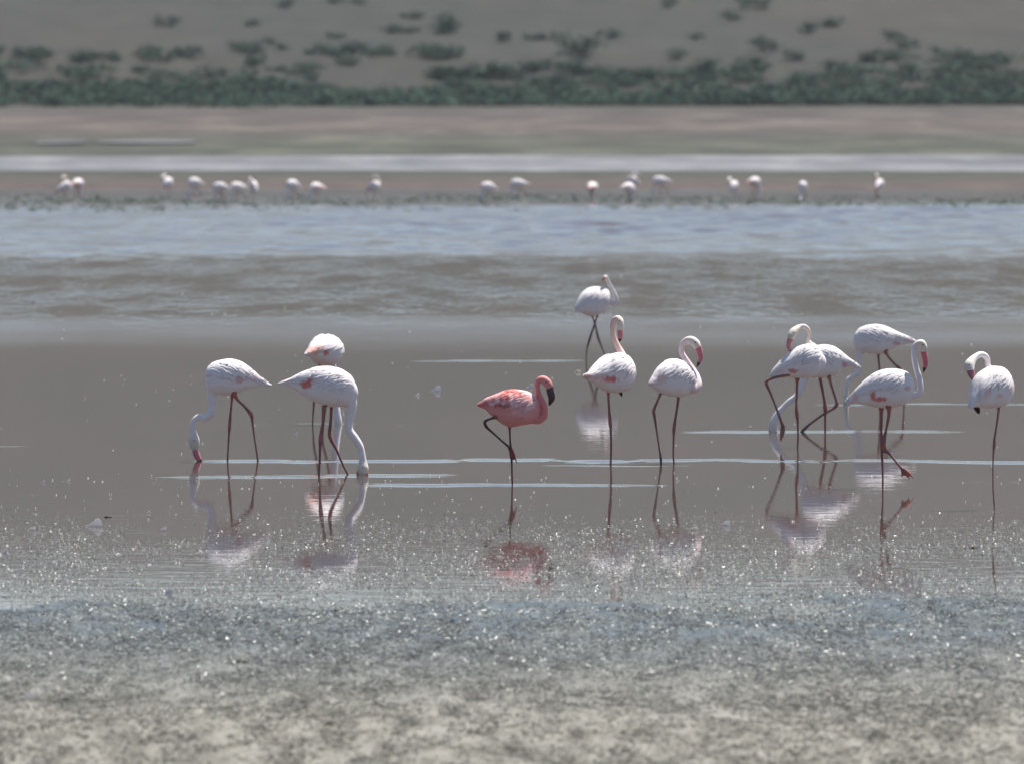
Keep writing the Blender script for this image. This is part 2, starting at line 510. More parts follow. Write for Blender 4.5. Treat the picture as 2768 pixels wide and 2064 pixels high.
def build_scum():
    # floating flecks on the open water, thickening towards the camera
    def dens(X, Y):
        base = (1 - smooth01(60.5, 73.0, Y)) ** 1.4 * (0.55 + 0.45 * smooth01(59.5, 63.5, Y))
        p = fbm(X * 0.45, Y * 0.22, 4, 61)
        q = fbm(X * 1.8, Y * 0.5, 3, 66)
        return np.clip(base * (0.62 + 0.9 * p + 0.9 * q), 0, 1)
    X, Y = scatter(360000, 57, 73.5, 3.4, dens)
    n = len(X)
    strips('floating_scum', X, Y, RNG.uniform(0.001, 0.006, n), RNG.uniform(0.006, 0.032, n), RNG.uniform(0.002, 0.0065, n),
           weed_cols(n, (0.08, 0.09, 0.088), (0.38, 0.40, 0.385)), M_SCUM, 'flecks of wet algae scum floating on the shallow water', 0.12, 0.0, 0.75)
    # weed strands standing and lying on the mat, in tufts with hollows between
    def dens2(X, Y):
        p = 0.45 * fbm(X * 1.1, Y * 0.35, 3, 71) + 0.8 * fbm(X * 5.0, Y * 1.6, 2, 75)
        return np.clip(0.62 + 0.9 * p, 0.10, 1) * (1 - smooth01(56.8, 59.6, Y + 2.0 * fbm(X * 0.45, Y * 0.3, 3, 43))) * (0.55 + 0.45 * smooth01(46, 52, Y))
    X, Y = scatter(270000, 42, 60.5, 3.3, dens2)
    n = len(X)
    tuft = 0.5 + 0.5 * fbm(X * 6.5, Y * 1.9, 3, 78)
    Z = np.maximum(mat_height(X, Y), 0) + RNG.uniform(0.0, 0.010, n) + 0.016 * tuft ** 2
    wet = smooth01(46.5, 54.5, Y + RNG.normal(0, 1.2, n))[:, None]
    shade = np.clip(0.35 + 1.15 * tuft, 0.2, 1.5)[:, None]  # strands in hollows coloured darker: shadow of the gaps put into the colour
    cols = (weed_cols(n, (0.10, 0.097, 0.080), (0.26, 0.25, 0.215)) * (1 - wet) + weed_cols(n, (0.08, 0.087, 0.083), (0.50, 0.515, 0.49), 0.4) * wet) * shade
    W = wet[:, 0] > 0.5
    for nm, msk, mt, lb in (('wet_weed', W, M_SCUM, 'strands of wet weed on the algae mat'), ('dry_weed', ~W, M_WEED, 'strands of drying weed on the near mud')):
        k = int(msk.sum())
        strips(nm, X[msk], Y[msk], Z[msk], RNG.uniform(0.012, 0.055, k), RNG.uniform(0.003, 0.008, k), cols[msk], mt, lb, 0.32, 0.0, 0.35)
build_scum()

def build_far_weed():
    n = 16000
    Y = RNG.uniform(218, 252, n); X = RNG.uniform(-1, 1, n) * 24
    keep = RNG.uniform(0, 1, n) < np.clip(0.25 + 1.5 * fbm(X * 0.18, Y * 0.12, 4, 81), 0, 1) * (1 - np.abs((Y - 236) / 17) ** 2)
    X, Y = X[keep], Y[keep]; n = len(X)
    strips('lake_weed', X, Y, RNG.uniform(0.0, 0.03, n), RNG.uniform(0.06, 0.3, n), RNG.uniform(0.015, 0.04, n),
           weed_cols(n, (0.07, 0.12, 0.085), (0.14, 0.18, 0.13)), M_WEED, 'green water weed breaking the surface below the far birds', 0.12)
build_far_weed()

def build_down():
    pts = []
    for i in range(420):
        y = random.uniform(1030, 1135) if random.random() < 0.6 else random.uniform(560, 1130)
        p = gp(random.uniform(-200, 2415), y)
        pts.append((p.x, p.y))
    P = np.array(pts); n = len(P)
    strips('floating_down', P[:, 0], P[:, 1], RNG.uniform(0.003, 0.008, n), RNG.uniform(0.005, 0.018, n) * (0.6 + P[:, 1] / 160), RNG.uniform(0.004, 0.014, n),
           weed_cols(n, (0.72, 0.72, 0.72), (0.8, 0.8, 0.8), 0.05), M_WEED, 'specks of white down and foam floating on the calm water', 0.2, 0.0, 0.3)
build_down()

# ------------------------------------------------------------------ flamingos
CROPS = {'C1': (460, 880, 3.672), 'C2': (1240, 980, 4.5875), 'C3': (1500, 720, 2.95), 'C4': (2020, 850, 3.304), 'C5': (2540, 920, 3.443),
         'D1': (800, 880, 8.26), 'D2': (1540, 820, 5.9), 'D3': (2060, 860, 6.882), 'D4': (2260, 850, 5.507)}

WHITE = (0.80, 0.775, 0.78)
CREAM = (0.74, 0.68, 0.58)
CORAL = (0.78, 0.30, 0.24)
RED = (0.62, 0.085, 0.06)
PINK = (0.80, 0.60, 0.58)
LEG = (0.24, 0.115, 0.11)
KNEE = (0.38, 0.15, 0.14)
BLACK = (0.025, 0.02, 0.022)
BILLPINK = (0.62, 0.20, 0.24)

def catmull(P, n):
    P = np.asarray(P, float)
    Q = np.vstack([2 * P[0] - P[1], P, 2 * P[-1] - P[-2]])
    out = []
    m = len(P) - 1
    for t in np.linspace(0, m, n):
        i = min(int(t), m - 1); f = t - i
        a, b, c, d = Q[i], Q[i + 1], Q[i + 2], Q[i + 3]
        out.append(0.5 * (2 * b + (c - a) * f + (2 * a - 5 * b + 4 * c - d) * f * f + (3 * b - a - 3 * c + d) * f ** 3))
    return np.array(out)

def nrm(v):
    return v / (np.linalg.norm(v, axis=-1, keepdims=True) + 1e-12)

def tube(P, rad, flat=1.0, seg=14):
    """Closed tube; P (n,3), rad (n,). Rings lean on the depth axis."""
    T = nrm(np.gradient(P, axis=0))
    D = np.array([0.0, 1.0, 0.0])
    N1 = nrm(np.cross(T, D)); N2 = nrm(np.cross(N1, T))
    a = np.linspace(0, 2 * math.pi, seg, endpoint=False)
    V = P[:, None, :] + rad[:, None, None] * (np.cos(a)[None, :, None] * N1[:, None, :] + flat * np.sin(a)[None, :, None] * N2[:, None, :])
    n = len(P)
    verts = V.reshape(-1, 3).tolist(); faces = []
    for i in range(n - 1):
        for j in range(seg):
            k = (j + 1) % seg
            faces.append((i * seg + j, i * seg + k, (i + 1) * seg + k, (i + 1) * seg + j))
    verts.append(P[0].tolist()); verts.append(P[-1].tolist())
    for j in range(seg):
        k = (j + 1) % seg
        faces.append((n * seg, k, j)); faces.append((n * seg + 1, (n - 1) * seg + j, (n - 1) * seg + k))
    return verts, faces

class Bird:
    pass

def make_flamingo(label, name, crop, water, body, neck, bill, legs, patches=(), black=(), toes=(), tint=WHITE, neck_col=None, head_col=CREAM,
                  bill_cols=(BILLPINK, BLACK, 0.68), leg_col=LEG, knee_col=KNEE, ratio=0.80, cat='flamingo', group='flamingos wading near the shore', feather_seed=0,
                  eye=None, plume=1.0, palette=None):
    rnd = random.Random(len(label) * 31 + feather_seed)
    ox, oy, k = CROPS[crop]
    wy = oy + water / k
    d = ground_y(wy)

    def mp(c, x, y, dy=0.0):
        a, b, kk = CROPS[c or crop]
        p = at(a + x / kk, b + y / kk, d)
        return np.array([p.x, d + dy, p.z])
    def rs(c):                        # metres per crop pixel
        return d / FPX / CROPS[c or crop][2]

    # root at the standing foot
    lc, lpts, ldy = legs[0]
    foot = mp(lc, lpts[-1][0], lpts[-1][1], ldy)
    base = np.array([foot[0], d, 0.0])

    # torso
    bc, secs = body
    C, U, Wd = [], [], []
    hmax = max(math.hypot(s[0] - s[2], s[1] - s[3]) for s in secs) / 2 * rs(bc)
    for s in secs:
        tx, ty, bx, by = s[:4]
        dy = s[4] if len(s) > 4 else 0.0
        a = mp(bc, tx, ty, dy); b = mp(bc, bx, by, dy)
        hh = np.linalg.norm(a - b) / 2
        w = s[5] if len(s) > 5 else max(ratio * hh * (0.75 + 0.25 * hh / hmax), 0.010)
        C.append((a + b) / 2); U.append((a - b) / 2); Wd.append(w)
    NS, NA = 56, 36
    C = catmull(np.array(C), NS); U = catmull(np.array(U), NS); Wd = np.clip(catmull(np.array(Wd)[:, None], NS)[:, 0], 0.006, 1)
    T = nrm(np.gradient(C, axis=0))
    S = nrm(np.cross(T, U)) * Wd[:, None]
    if S[NS // 2, 1] < 0 or (abs(S[NS // 2, 1]) < 0.02 and S[NS // 2, 0] < 0):
        S = -S
    th = np.linspace(0, 2 * math.pi, NA, endpoint=False)
    def sq(v): return np.sign(v) * np.abs(v) ** 0.92
    RING = C[:, None, :] + sq(np.cos(th))[None, :, None] * U[:, None, :] + sq(np.sin(th))[None, :, None] * S[:, None, :]
    verts = RING.reshape(-1, 3).tolist(); faces = []
    for i in range(NS - 1):
        for j in range(NA):
            q = (j + 1) % NA
            faces.append((i * NA + j, i * NA + q, (i + 1) * NA + q, (i + 1) * NA + j))
    verts += [C[0].tolist(), C[-1].tolist()]
    for j in range(NA):
        q = (j + 1) % NA
        faces.append((NS * NA, q, j)); faces.append((NS * NA + 1, (NS - 1) * NA + j, (NS - 1) * NA + q))
    comps = [('torso', verts, faces)]

    def chain(pts, cdef, dy0=0.0, n=None, inflate=1.0, mono=False):
        P, r = [], []
        for p in pts:
            c = cdef
            if isinstance(p[0], str): c, p = p[0], p[1:]
            dy = p[3] if len(p) > 3 else dy0
            P.append(mp(c, p[0], p[1], dy)); r.append(p[2] * rs(c) * inflate)
        n = n or (len(P) * 6)
        A = catmull(np.hstack([np.array(P), np.array(r)[:, None]]), n)
        return A[:, :3], np.clip(A[:, 3], 0.003, 1)

    nc_, npts = neck
    NP, NR = chain(npts, nc_, 0.0, len(npts) * 7)
    comps.append(('neck', *tube(NP, NR, 0.94, 16)))
    leg_lines = []
    for lc, lpts, ldy in legs:
        LP, LR = chain(lpts, lc, ldy, len(lpts) * 6, 1.04)
        leg_lines.append((LP, LR))
        comps.append(('leg', *tube(LP, LR, 0.95, 10)))
    for tc, tl, tdy in toes:           # toes: list of lines from the heel; webs between neighbours
        ends = []
        for line in tl:
            TP, TR = chain(line, tc, tdy, 8)
            comps.append(('leg', *tube(TP, TR, 1.0, 8)))
            ends.append(TP)
        for a, b in zip(ends, ends[1:]):
            q = [a[0], a[int(len(a) * 0.8)], (a[-1] * 0.35 + b[-1] * 0.35 + a[0] * 0.3), b[int(len(b) * 0.8)]]
            v = [(p + np.array([0, e, 0])).tolist() for e in (-0.0055, 0.0055) for p in q]
            comps.append(('leg', v, [(0, 1, 2, 3), (7, 6, 5, 4), (0, 4, 5, 1), (1, 5, 6, 2), (2, 6, 7, 3), (3, 7, 4, 0)]))

    # fuse into one continuous skin
    av, af = [], []
    for _, v, f in comps:
        o = len(av); av += v; af += [tuple(i + o for i in q) for q in f]
    me0 = bpy.data.meshes.new('fuse'); me0.from_pydata(av, [], af); me0.update()
    bm = bmesh.new(); bm.from_mesh(me0); bmesh.ops.recalc_face_normals(bm, faces=bm.faces); bm.to_mesh(me0); bm.free()
    ob = bpy.data.objects.new('fuse', me0); COL.objects.link(ob)
    md = ob.modifiers.new('r', 'REMESH'); md.mode = 'VOXEL'; md.voxel_size = 0.0058; md.use_smooth_shade = True
    dg = bpy.context.evaluated_depsgraph_get()
    me = bpy.data.meshes.new_from_object(ob.evaluated_get(dg))
    bpy.data.objects.remove(ob); bpy.data.meshes.remove(me0)
    bm = bmesh.new(); bm.from_mesh(me)
    for _ in range(2):
        bmesh.ops.smooth_vert(bm, verts=bm.verts, factor=0.5, use_axis_x=True, use_axis_y=True, use_axis_z=True)
    for f in bm.faces: f.smooth = True
    bm.to_mesh(me); bm.free()
    me.name = 'flamingo_body'
    nv = len(me.vertices)
    co = np.zeros(nv * 3, dtype=np.float32); me.vertices.foreach_get('co', co); co = co.reshape(-1, 3).astype(float)

    # colour by the part each point grew from
    bvh = [(kind, BVHTree.FromPolygons([tuple(q) for q in v], f)) for kind, v, f in comps]
    kinds = [b[0] for b in bvh]
    D = np.full((len(bvh), nv), 9.0)
    for i, (kd, tr) in enumerate(bvh):
        for j in range(nv):
            h = tr.find_nearest(co[j])
            if h[3] is not None: D[i, j] = h[3]
    dt = D[0]; dn = D[1]; dl = D[2:].min(axis=0) if len(bvh) > 2 else np.full(nv, 9.0)
    cols = np.tile(np.array(tint), (nv, 1))
    neck_c = np.array(neck_col if neck_col else tuple(0.9 * a + 0.1 * b for a, b in zip(tint, PINK)))
    head_c = np.array(head_col)
    # neck: nearest index along the chain gives the blend from neck to head
    step = max(1, len(NP) // 60)
    idx = np.argmin(((co[:, None, :] - NP[None, ::step, :]) ** 2).sum(-1), axis=1) * step / (len(NP) - 1)
    isn = dn < np.minimum(dt, dl)
    tt = smooth01(0.62, 0.85, idx)[:, None]
    ncol = neck_c * (1 - tt) + head_c * tt
    soft = smooth01(0.02, -0.01, dn - dt)[:, None]
    cols = np.where((isn | (soft[:, 0] > 0.5))[:, None], cols * (1 - soft) + ncol * soft, cols)
    isl = dl < np.minimum(dt, dn)
    for LP, LR in leg_lines:
        dd = np.sqrt(((co[:, None, :] - LP[None]) ** 2).sum(-1))
        j = dd.argmin(1); near = isl & (dd[np.arange(nv), j] < LR[j] * 2.2 + 0.01)
        # the joint is the thickest place below the thigh
        q = len(LR) // 4 + int(np.argmax(LR[len(LR) // 4: int(len(LR) * 0.85)]))
        kn = np.exp(-((j - q) / 2.2) ** 2)[:, None]
        c = np.array(leg_col) * (1 - kn) + np.array(knee_col) * kn
        top = smooth01(0.30, 0.08, j / len(LR))[:, None]
        c = c * (1 - top * 0.5) + np.array(CORAL) * 0.6 * top * 0.5
        cols = np.where(near[:, None], c, cols)
    other = isl & (np.abs(cols - np.array(tint)).sum(1) < 0.02)
    cols[other] = np.array(knee_col) * 1.1

    PT = []
    for pc, px, py, rx, ry, col, stg in patches:
        p = mp(pc, px, py); PT.append((p[0], p[2], 1.22 * rx * rs(pc), 1.22 * ry * rs(pc), np.array(col), stg * 0.85))
    def paint(c, P):
        for x, z, rx, rz, col, stg in PT:
            wob = 0.30 * vnoise(P[:, 0] * 55 + 3, P[:, 2] * 30, 5)
            m = (1 - smooth01(0.35, 1.2, np.hypot((P[:, 0] - x) / rx, (P[:, 2] - z) / rz) + wob)) * stg
            c = c * (1 - m[:, None]) + col * m[:, None]
        return c
    body_mask = (~isn & ~isl)[:, None]
    cols = np.where(body_mask, paint(cols, co), cols)
    a = me.color_attributes.new('Col', 'FLOAT_COLOR', 'POINT')
    c4 = np.ones((nv, 4), dtype=np.float32); c4[:, :3] = cols
    a.data.foreach_set('color', c4.ravel())
    me.vertices.foreach_set('co', (co - base).astype(np.float32).ravel()); me.update()

    root = bpy.data.objects.new(name, None); root.empty_display_size = 0.2
    COL.objects.link(root); root.location = base
    tag(root, label, cat, group)
    me.materials.clear()
    link('body', me, M_PLUME, root)

    # folded wings: overlapping feathers laid over the back and flanks. breast = section 0 or last
    flip = False
    if len(secs[0]) > 4 and secs[0][4] < secs[-1][4]: flip = True
    hh = np.linalg.norm(U, axis=1)
    flip = hh[:NS // 5].mean() < hh[-NS // 5:].mean()      # tail end is the thin end
    def surf(s, t):
        s = min(max(s, 0.0), 1.03)
        u = (1 - s if flip else s) * (NS - 1)
        ext = 0.0
        if s > 1: ext = (s - 1); u = 0.0 if flip else NS - 1
        i = int(min(max(u, 0), NS - 2)); f = u - i
        c = C[i] * (1 - f) + C[i + 1] * f; uu = U[i] * (1 - f) + U[i + 1] * f; ss = S[i] * (1 - f) + S[i + 1] * f
        ct, st = math.cos(t), math.sin(t)
        off = uu * ct + ss * st
        n = nrm(uu / (np.dot(uu, uu) + 1e-6) * ct + ss / (np.dot(ss, ss) + 1e-6) * st)
        p = c + off
        if ext:
            tdir = nrm(C[0] - C[6]) if flip else nrm(C[-1] - C[-7])
            p = p + tdir * ext * 0.6
        return p, n
    for side in (1, -1):
        wv, wf, wc = [], [], []
        def feather(s0, t0, ls, dt_, wth, l0, l1, col):
            o = len(wv); m = 7
            for i in range(m):
                t = i / (m - 1)
                s = s0 + ls * t; a_ = t0 + dt_ * t * t
                p, n = surf(s, side * a_); p2, _ = surf(s, side * (a_ + 0.05))
                across = nrm(p2 - p)
                prof = (0.55 + 0.45 * math.sin(min(t * 1.5, 1) * math.pi / 2)) * (1 - max(0, (t - 0.72) / 0.28) ** 2.2)
                w = min(wth, 0.5 * float(np.linalg.norm(p - surf(s, side * (a_ + math.pi))[0])) + 0.003) * max(prof, 0.06)
                lift = l0 + (l1 - l0) * t
                for q in (-1, 0, 1):
                    v = p + across * (q * w) + n * (lift + (0.0035 if q == 0 else 0) - (0.002 if q else 0))
                    wv.append(v); wc.append(col)
            for i in range(m - 1):
                for q in range(2):
                    b_ = o + i * 3 + q
                    wf.append((b_, b_ + 1, b_ + 4, b_ + 3))
        rows = 7
        for r in range(rows):
            t0 = 0.10 + r * 0.20
            ncol_ = 10
            for c_ in range(ncol_):
                s0 = 0.16 + 0.60 * c_ / (ncol_ - 1) + rnd.uniform(-0.02, 0.02)
                droop = (0.55 - 0.45 * (s0 - 0.16) / 0.6) * (0.6 + 0.4 * r / rows)
                ls = rnd.uniform(0.14, 0.22) * (1.15 if c_ > 5 else 0.85)
                g = rnd.uniform(0.93, 1.0)
                pk = rnd.uniform(0, 0.22) * plume
                col = tuple((a_ * (1 - pk) + b_ * pk) * g for a_, b_ in zip(tint, PINK if tint == WHITE else tint))
                if palette: col = tuple(a_ * g for a_ in rnd.choice(palette))
                feather(s0, t0 + rnd.uniform(-0.04, 0.04), ls, droop * rnd.uniform(0.7, 1.2), rnd.uniform(0.014, 0.021), 0.0015 + 0.0004 * (rows - r), rnd.uniform(0.005, 0.012), col)
        for c_ in range(7):      # long tail-end plumes
            feather(0.60 + 0.02 * c_, 0.12 + 0.25 * c_, 0.38 - 0.02 * c_ + rnd.uniform(-0.03, 0.03), 0.12, 0.014, 0.004, 0.006, tuple(a_ * 0.97 for a_ in tint))
        W = np.array(wv); wc = paint(np.array(wc), W)
        wm = mesh_from('wing', W - base, wf, True, wc)
        link('wing', wm, M_PLUME, root)
    # dark flight feather tips showing below the body
    for bc_, pts in black:
        BP, BR = chain(pts, bc_, 0, 14)
        v, f = tube(BP, BR, 0.45, 10)
        fm = mesh_from('flight_feather_tip', np.array(v) - base, f, True, np.tile(np.array(BLACK), (len(v), 1)))
        link('flight_feather', fm, M_PLUME, root)
    if bill:
        blc, bpts = bill
        BP, BR = chain(bpts, blc, npts[-1][3] if len(npts[-1]) > 3 else 0.0, 24)
        v, f = tube(BP, BR, 0.62, 14)
        t = np.concatenate([np.repeat(np.linspace(0, 1, 24), 14), [0, 1]])
        m = smooth01(bill_cols[2] - 0.04, bill_cols[2] + 0.04, t)[:, None]
        bc3 = np.array(bill_cols[0]) * (1 - m) + np.array(bill_cols[1]) * m
        link('bill', mesh_from('bill', np.array(v) - base, f, True, bc3), M_BILL, root)
    hi = int(len(NP) * 0.7) + int(np.argmax(NR[int(len(NP) * 0.7):])) if eye is None else None
    if eye is not False:
        for sgn in (-1, 1):
            p = NP[hi] + np.array([0, sgn * NR[hi] * 0.88, NR[hi] * 0.12])
            bm = bmesh.new(); bmesh.ops.create_icosphere(bm, subdivisions=2, radius=0.0065)
            em = bpy.data.meshes.new('eye'); bm.to_mesh(em); bm.free()
            em.polygons.foreach_set('use_smooth', [True] * len(em.polygons))
            link('eye', em, M_EYE, root, p - base)
    return root

B = {}
B['A'] = make_flamingo('leftmost near flamingo, facing left with bill at the water and rear leg bent', 'flamingo', 'C1', 1340,
    ('C1', [(344, 480, 350, 590), (378, 402, 388, 655), (455, 362, 468, 684), (580, 338, 580, 690), (700, 362, 680, 665), (800, 430, 780, 628), (870, 490, 860, 606), (940, 548, 935, 600), (992, 592, 988, 600)]),
    ('C1', [(440, 540, 80), (415, 650, 55), (418, 770, 43), (402, 870, 40), (345, 912, 36), (285, 905, 33), (237, 940, 29), (220, 1000, 28), (230, 1060, 34), (236, 1125, 54), (240, 1180, 51), (248, 1232, 33)]),
    ('C1', [(249, 1222, 31), (256, 1262, 33), (275, 1305, 30), (300, 1340, 18), (310, 1352, 8)]),
    [('C1', [(622, 640, 34), (612, 730, 14), (600, 850, 12), (588, 1005, 18), (583, 1065, 12), (575, 1200, 10), (567, 1345, 10), (562, 1470, 10)], 0.04),
     ('C1', [(625, 640, 34), (665, 725, 16), (740, 800, 14), (805, 880, 21), (818, 950, 13), (840, 1120, 10), (870, 1320, 11), (885, 1450, 10)], -0.05)],
    patches=[('C1', 690, 535, 40, 30, (0.62, 0.28, 0.26), 0.8), ('C1', 380, 495, 26, 14, (0.66, 0.36, 0.36), 0.7), ('C1', 850, 510, 70, 40, (0.80, 0.62, 0.62), 0.6)], plume=0.8)
B['B'] = make_flamingo('large flamingo facing right, red wing patch, head down in the water before a hunched bird', 'flamingo', 'C1', 1480,
    ('C1', [(1868, 670, 1852, 725), (1852, 600, 1805, 785), (1792, 502, 1732, 802), (1700, 440, 1650, 806), (1580, 412, 1540, 797), (1450, 420, 1430, 754), (1340, 457, 1330, 702), (1250, 497, 1245, 642), (1160, 545, 1165, 606), (1083, 573, 1090, 590)]),
    ('C1', [(1740, 620, 105), (1790, 760, 66), (1790, 870, 50), (1772, 970, 43), (1780, 1040, 41), (1830, 1110, 41), (1880, 1190, 38), (1905, 1280, 34), (1912, 1345, 40), (1912, 1405, 58), (1908, 1455, 52), (1902, 1500, 36)]),
    ('C1', [(1912, 1435, 56), (1906, 1470, 60), (1894, 1530, 40), (1880, 1580, 18)]),
    [('C1', [(1560, 740, 40), (1540, 800, 19), (1520, 950, 16), (1497, 1115, 23), (1490, 1200, 15), (1485, 1350, 12), (1478, 1480, 11), (1472, 1600, 11)], -0.05),
     ('C1', [(1610, 740, 40), (1600, 810, 18), (1592, 950, 15), (1585, 1095, 21), (1650, 1230, 14), (1710, 1370, 12), (1765, 1485, 12), (1810, 1590, 11)], 0.05)],
    patches=[('C1', 1345, 575, 62, 38, RED, 0.95), ('C1', 1400, 530, 36, 26, RED, 0.8), ('C1', 1180, 550, 60, 30, (0.80, 0.62, 0.62), 0.6)],
    bill_cols=((0.55, 0.16, 0.10), BLACK, 0.8), feather_seed=3)
B['C'] = make_flamingo('hunched flamingo seen from behind with coral tail, feeding behind the larger right-facing bird', 'flamingo', 'C1', 980,
    ('D1', [(215, 620, 235, 655, -0.27, 0.02), (330, 500, 360, 690, -0.21, 0.06), (490, 330, 520, 800, -0.12, 0.13), (645, 215, 660, 900, 0.0, 0.178), (665, 235, 675, 925, 0.11, 0.168), (690, 350, 695, 900, 0.21, 0.11), (695, 520, 695, 800, 0.27, 0.03)]),
    ('C1', [(1560, 300, 60, 0.16), (1600, 440, 48, 0.25), (1622, 600, 40, 0.28), (1636, 740, 35, 0.27), (1655, 880, 33, 0.25), (1662, 960, 40, 0.25), (1657, 1030, 40, 0.25), (1652, 1080, 25, 0.25)]),
    None,
    [('C1', [(1500, 340, 40), (1480, 430, 14), (1450, 640, 12), (1430, 740, 13), (1420, 860, 9), (1413, 980, 8), (1410, 1080, 8)], 0.0),
     ('C1', [(1600, 340, 40), (1585, 430, 14), (1550, 640, 13), (1520, 760, 13), (1512, 860, 9), (1508, 980, 8), (1506, 1080, 8)], 0.03)],
    patches=[('D1', 400, 540, 190, 110, (0.80, 0.36, 0.27), 0.9), ('D1', 680, 590, 60, 70, RED, 0.9), ('D1', 560, 500, 70, 50, (0.78, 0.42, 0.34), 0.7)], eye=False, feather_seed=5)
B['D'] = make_flamingo('salmon pink flamingo with black bill standing on one leg', 'flamingo', 'C2', 1510,
    ('C2', [(1012, 570, 1004, 640), (988, 472, 962, 702), (930, 408, 890, 756), (840, 360, 790, 772), (720, 342, 660, 795), (600, 346, 560, 770), (500, 380, 470, 705), (420, 415, 390, 642), (340, 450, 330, 580), (236, 520, 245, 546)]),
    ('C2', [(930, 690, 70), (995, 705, 52), (1052, 660, 48), (1066, 590, 45), (1048, 510, 43), (1003, 420, 37), (976, 335, 34), (976, 265, 35), (1000, 215, 40), (1052, 212, 52), (1100, 255, 56), (1128, 315, 46)]),
    ('C2', [(1122, 290, 47), (1138, 360, 48), (1152, 430, 44), (1135, 490, 26), (1118, 528, 8)]),
    [('C2', [(640, 730, 60), (632, 800, 22), (633, 860, 14), (640, 1000, 14), (652, 1110, 22), (656, 1170, 18), (658, 1280, 13), (665, 1510, 12), (668, 1620, 11)], 0.0),
     ('C2', [(560, 610, 50, 0.0), (460, 668, 26, -0.05), (390, 690, 15), (325, 725, 21), (345, 790, 19), (430, 868, 14), (530, 960, 14), (620, 1035, 16)], -0.06)],
    toes=[('C2', [[(625, 1040, 18), (640, 1110, 16), (640, 1185, 9)], [(635, 1045, 22), (665, 1120, 18), (680, 1200, 9)], [(645, 1045, 18), (685, 1130, 14), (722, 1245, 7)]], -0.06)],
    tint=(0.70, 0.30, 0.29), neck_col=(0.68, 0.24, 0.235), head_col=(0.70, 0.29, 0.28), palette=[(0.80, 0.50, 0.50), (0.74, 0.36, 0.36), (0.62, 0.17, 0.15), (0.70, 0.32, 0.31), (0.80, 0.56, 0.58), (0.78, 0.46, 0.45)], bill_cols=((0.05, 0.022, 0.03), (0.03, 0.018, 0.02), 0.6),
    leg_col=(0.10, 0.055, 0.06), knee_col=(0.22, 0.06, 0.055), group=None,
    patches=[('C2', 600, 420, 30, 75, RED, 0.9), ('C2', 530, 440, 24, 60, RED, 0.85), ('C2', 690, 430, 14, 80, (0.45, 0.1, 0.1), 0.8), ('C2', 790, 400, 60, 30, (0.7, 0.2, 0.17), 0.6),
             ('C2', 440, 440, 22, 50, (0.7, 0.2, 0.17), 0.7), ('C2', 300, 510, 90, 32, RED, 0.7), ('C2', 560, 530, 90, 13, (0.07, 0.05, 0.06), 0.9), ('C2', 780, 560, 150, 110, (0.80, 0.50, 0.50), 0.6), ('C2', 650, 420, 20, 60, (0.78, 0.55, 0.56), 0.6)], feather_seed=8, ratio=0.76)
B['E'] = make_flamingo('white flamingo with raised neck and crossed legs, farthest of the near birds', 'flamingo', 'C3', 750,
    ('C3', [(446, 240, 444, 300, 0.12), (420, 190, 402, 335, 0.10), (370, 172, 352, 382, 0.05), (300, 170, 292, 402, 0.0), (240, 200, 236, 382, -0.06), (200, 250, 202, 364, -0.10), (160, 335, 168, 372, -0.14)]),
    ('C3', [(400, 265, 52, 0.1), (455, 290, 27, 0.12), (488, 278, 18, 0.12), (485, 240, 14, 0.11), (458, 182, 13, 0.1), (428, 128, 13, 0.08), (410, 98, 16, 0.06), (402, 88, 18, 0.03), (394, 92, 13, 0.0)]),
    ('C3', [(398, 90, 12), (388, 98, 11), (382, 110, 7), (382, 118, 3)]),
    [('C3', [(295, 360, 26), (302, 405, 9), (320, 465, 8), (345, 570, 10), (375, 650, 6.5), (405, 718, 6), (420, 760, 6), (432, 800, 6)], -0.04),
     ('C3', [(340, 360, 26), (335, 405, 9), (316, 465, 8), (275, 590, 10), (256, 660, 6.5), (250, 720, 6), (252, 760, 6), (256, 800, 6)], 0.06)],
    feather_seed=11, leg_col=(0.17, 0.10, 0.09), knee_col=(0.2, 0.1, 0.09))
B['F'] = make_flamingo('white one-legged flamingo seen from behind, head turned right, black wing tip below belly', 'flamingo', 'C3', 1575,
    ('D2', [(232, 1130, 262, 1205, -0.24, 0.022), (330, 1072, 365, 1245, -0.2, 0.05), (430, 960, 455, 1310, -0.14, 0.09), (560, 852, 565, 1390, -0.07, 0.12), (720, 797, 705, 1428, 0.0, 0.15), (840, 812, 830, 1418, 0.07, 0.135), (940, 882, 920, 1375, 0.13, 0.095), (1005, 985, 990, 1270, 0.17, 0.05), (1024, 1070, 1015, 1170, 0.19, 0.02)]),
    ('D2', [(880, 960, 80, 0.12), (832, 820, 64, 0.16), (775, 710, 52, 0.17), (718, 590, 45, 0.16), (690, 470, 42, 0.15), (690, 360, 44, 0.14), (720, 280, 52, 0.13), (768, 252, 56, 0.11), (802, 290, 60, 0.09), (808, 365, 54, 0.08), (806, 435, 42, 0.08)]),
    ('D2', [(803, 420, 43), (808, 500, 43), (806, 565, 32), (797, 618, 9)]),
    [('C3', [(430, 960, 30), (425, 1015, 12), (432, 1130, 10), (440, 1245, 15), (445, 1300, 10), (448, 1450, 9), (445, 1575, 9), (443, 1670, 9)], 0.0)],
    patches=[('D2', 640, 1195, 130, 55, RED, 0.95), ('D2', 430, 1170, 110, 50, (0.78, 0.45, 0.42), 0.8), ('D2', 275, 1150, 60, 45, (0.66, 0.28, 0.25), 0.8), ('D2', 870, 1190, 35, 25, (0.72, 0.45, 0.47), 0.8)],
    black=[('D2', [(790, 1370, 20), (805, 1410, 30), (822, 1450, 20), (830, 1485, 5)])], neck_col=(0.80, 0.58, 0.51), head_col=(0.80, 0.72, 0.60), feather_seed=14)
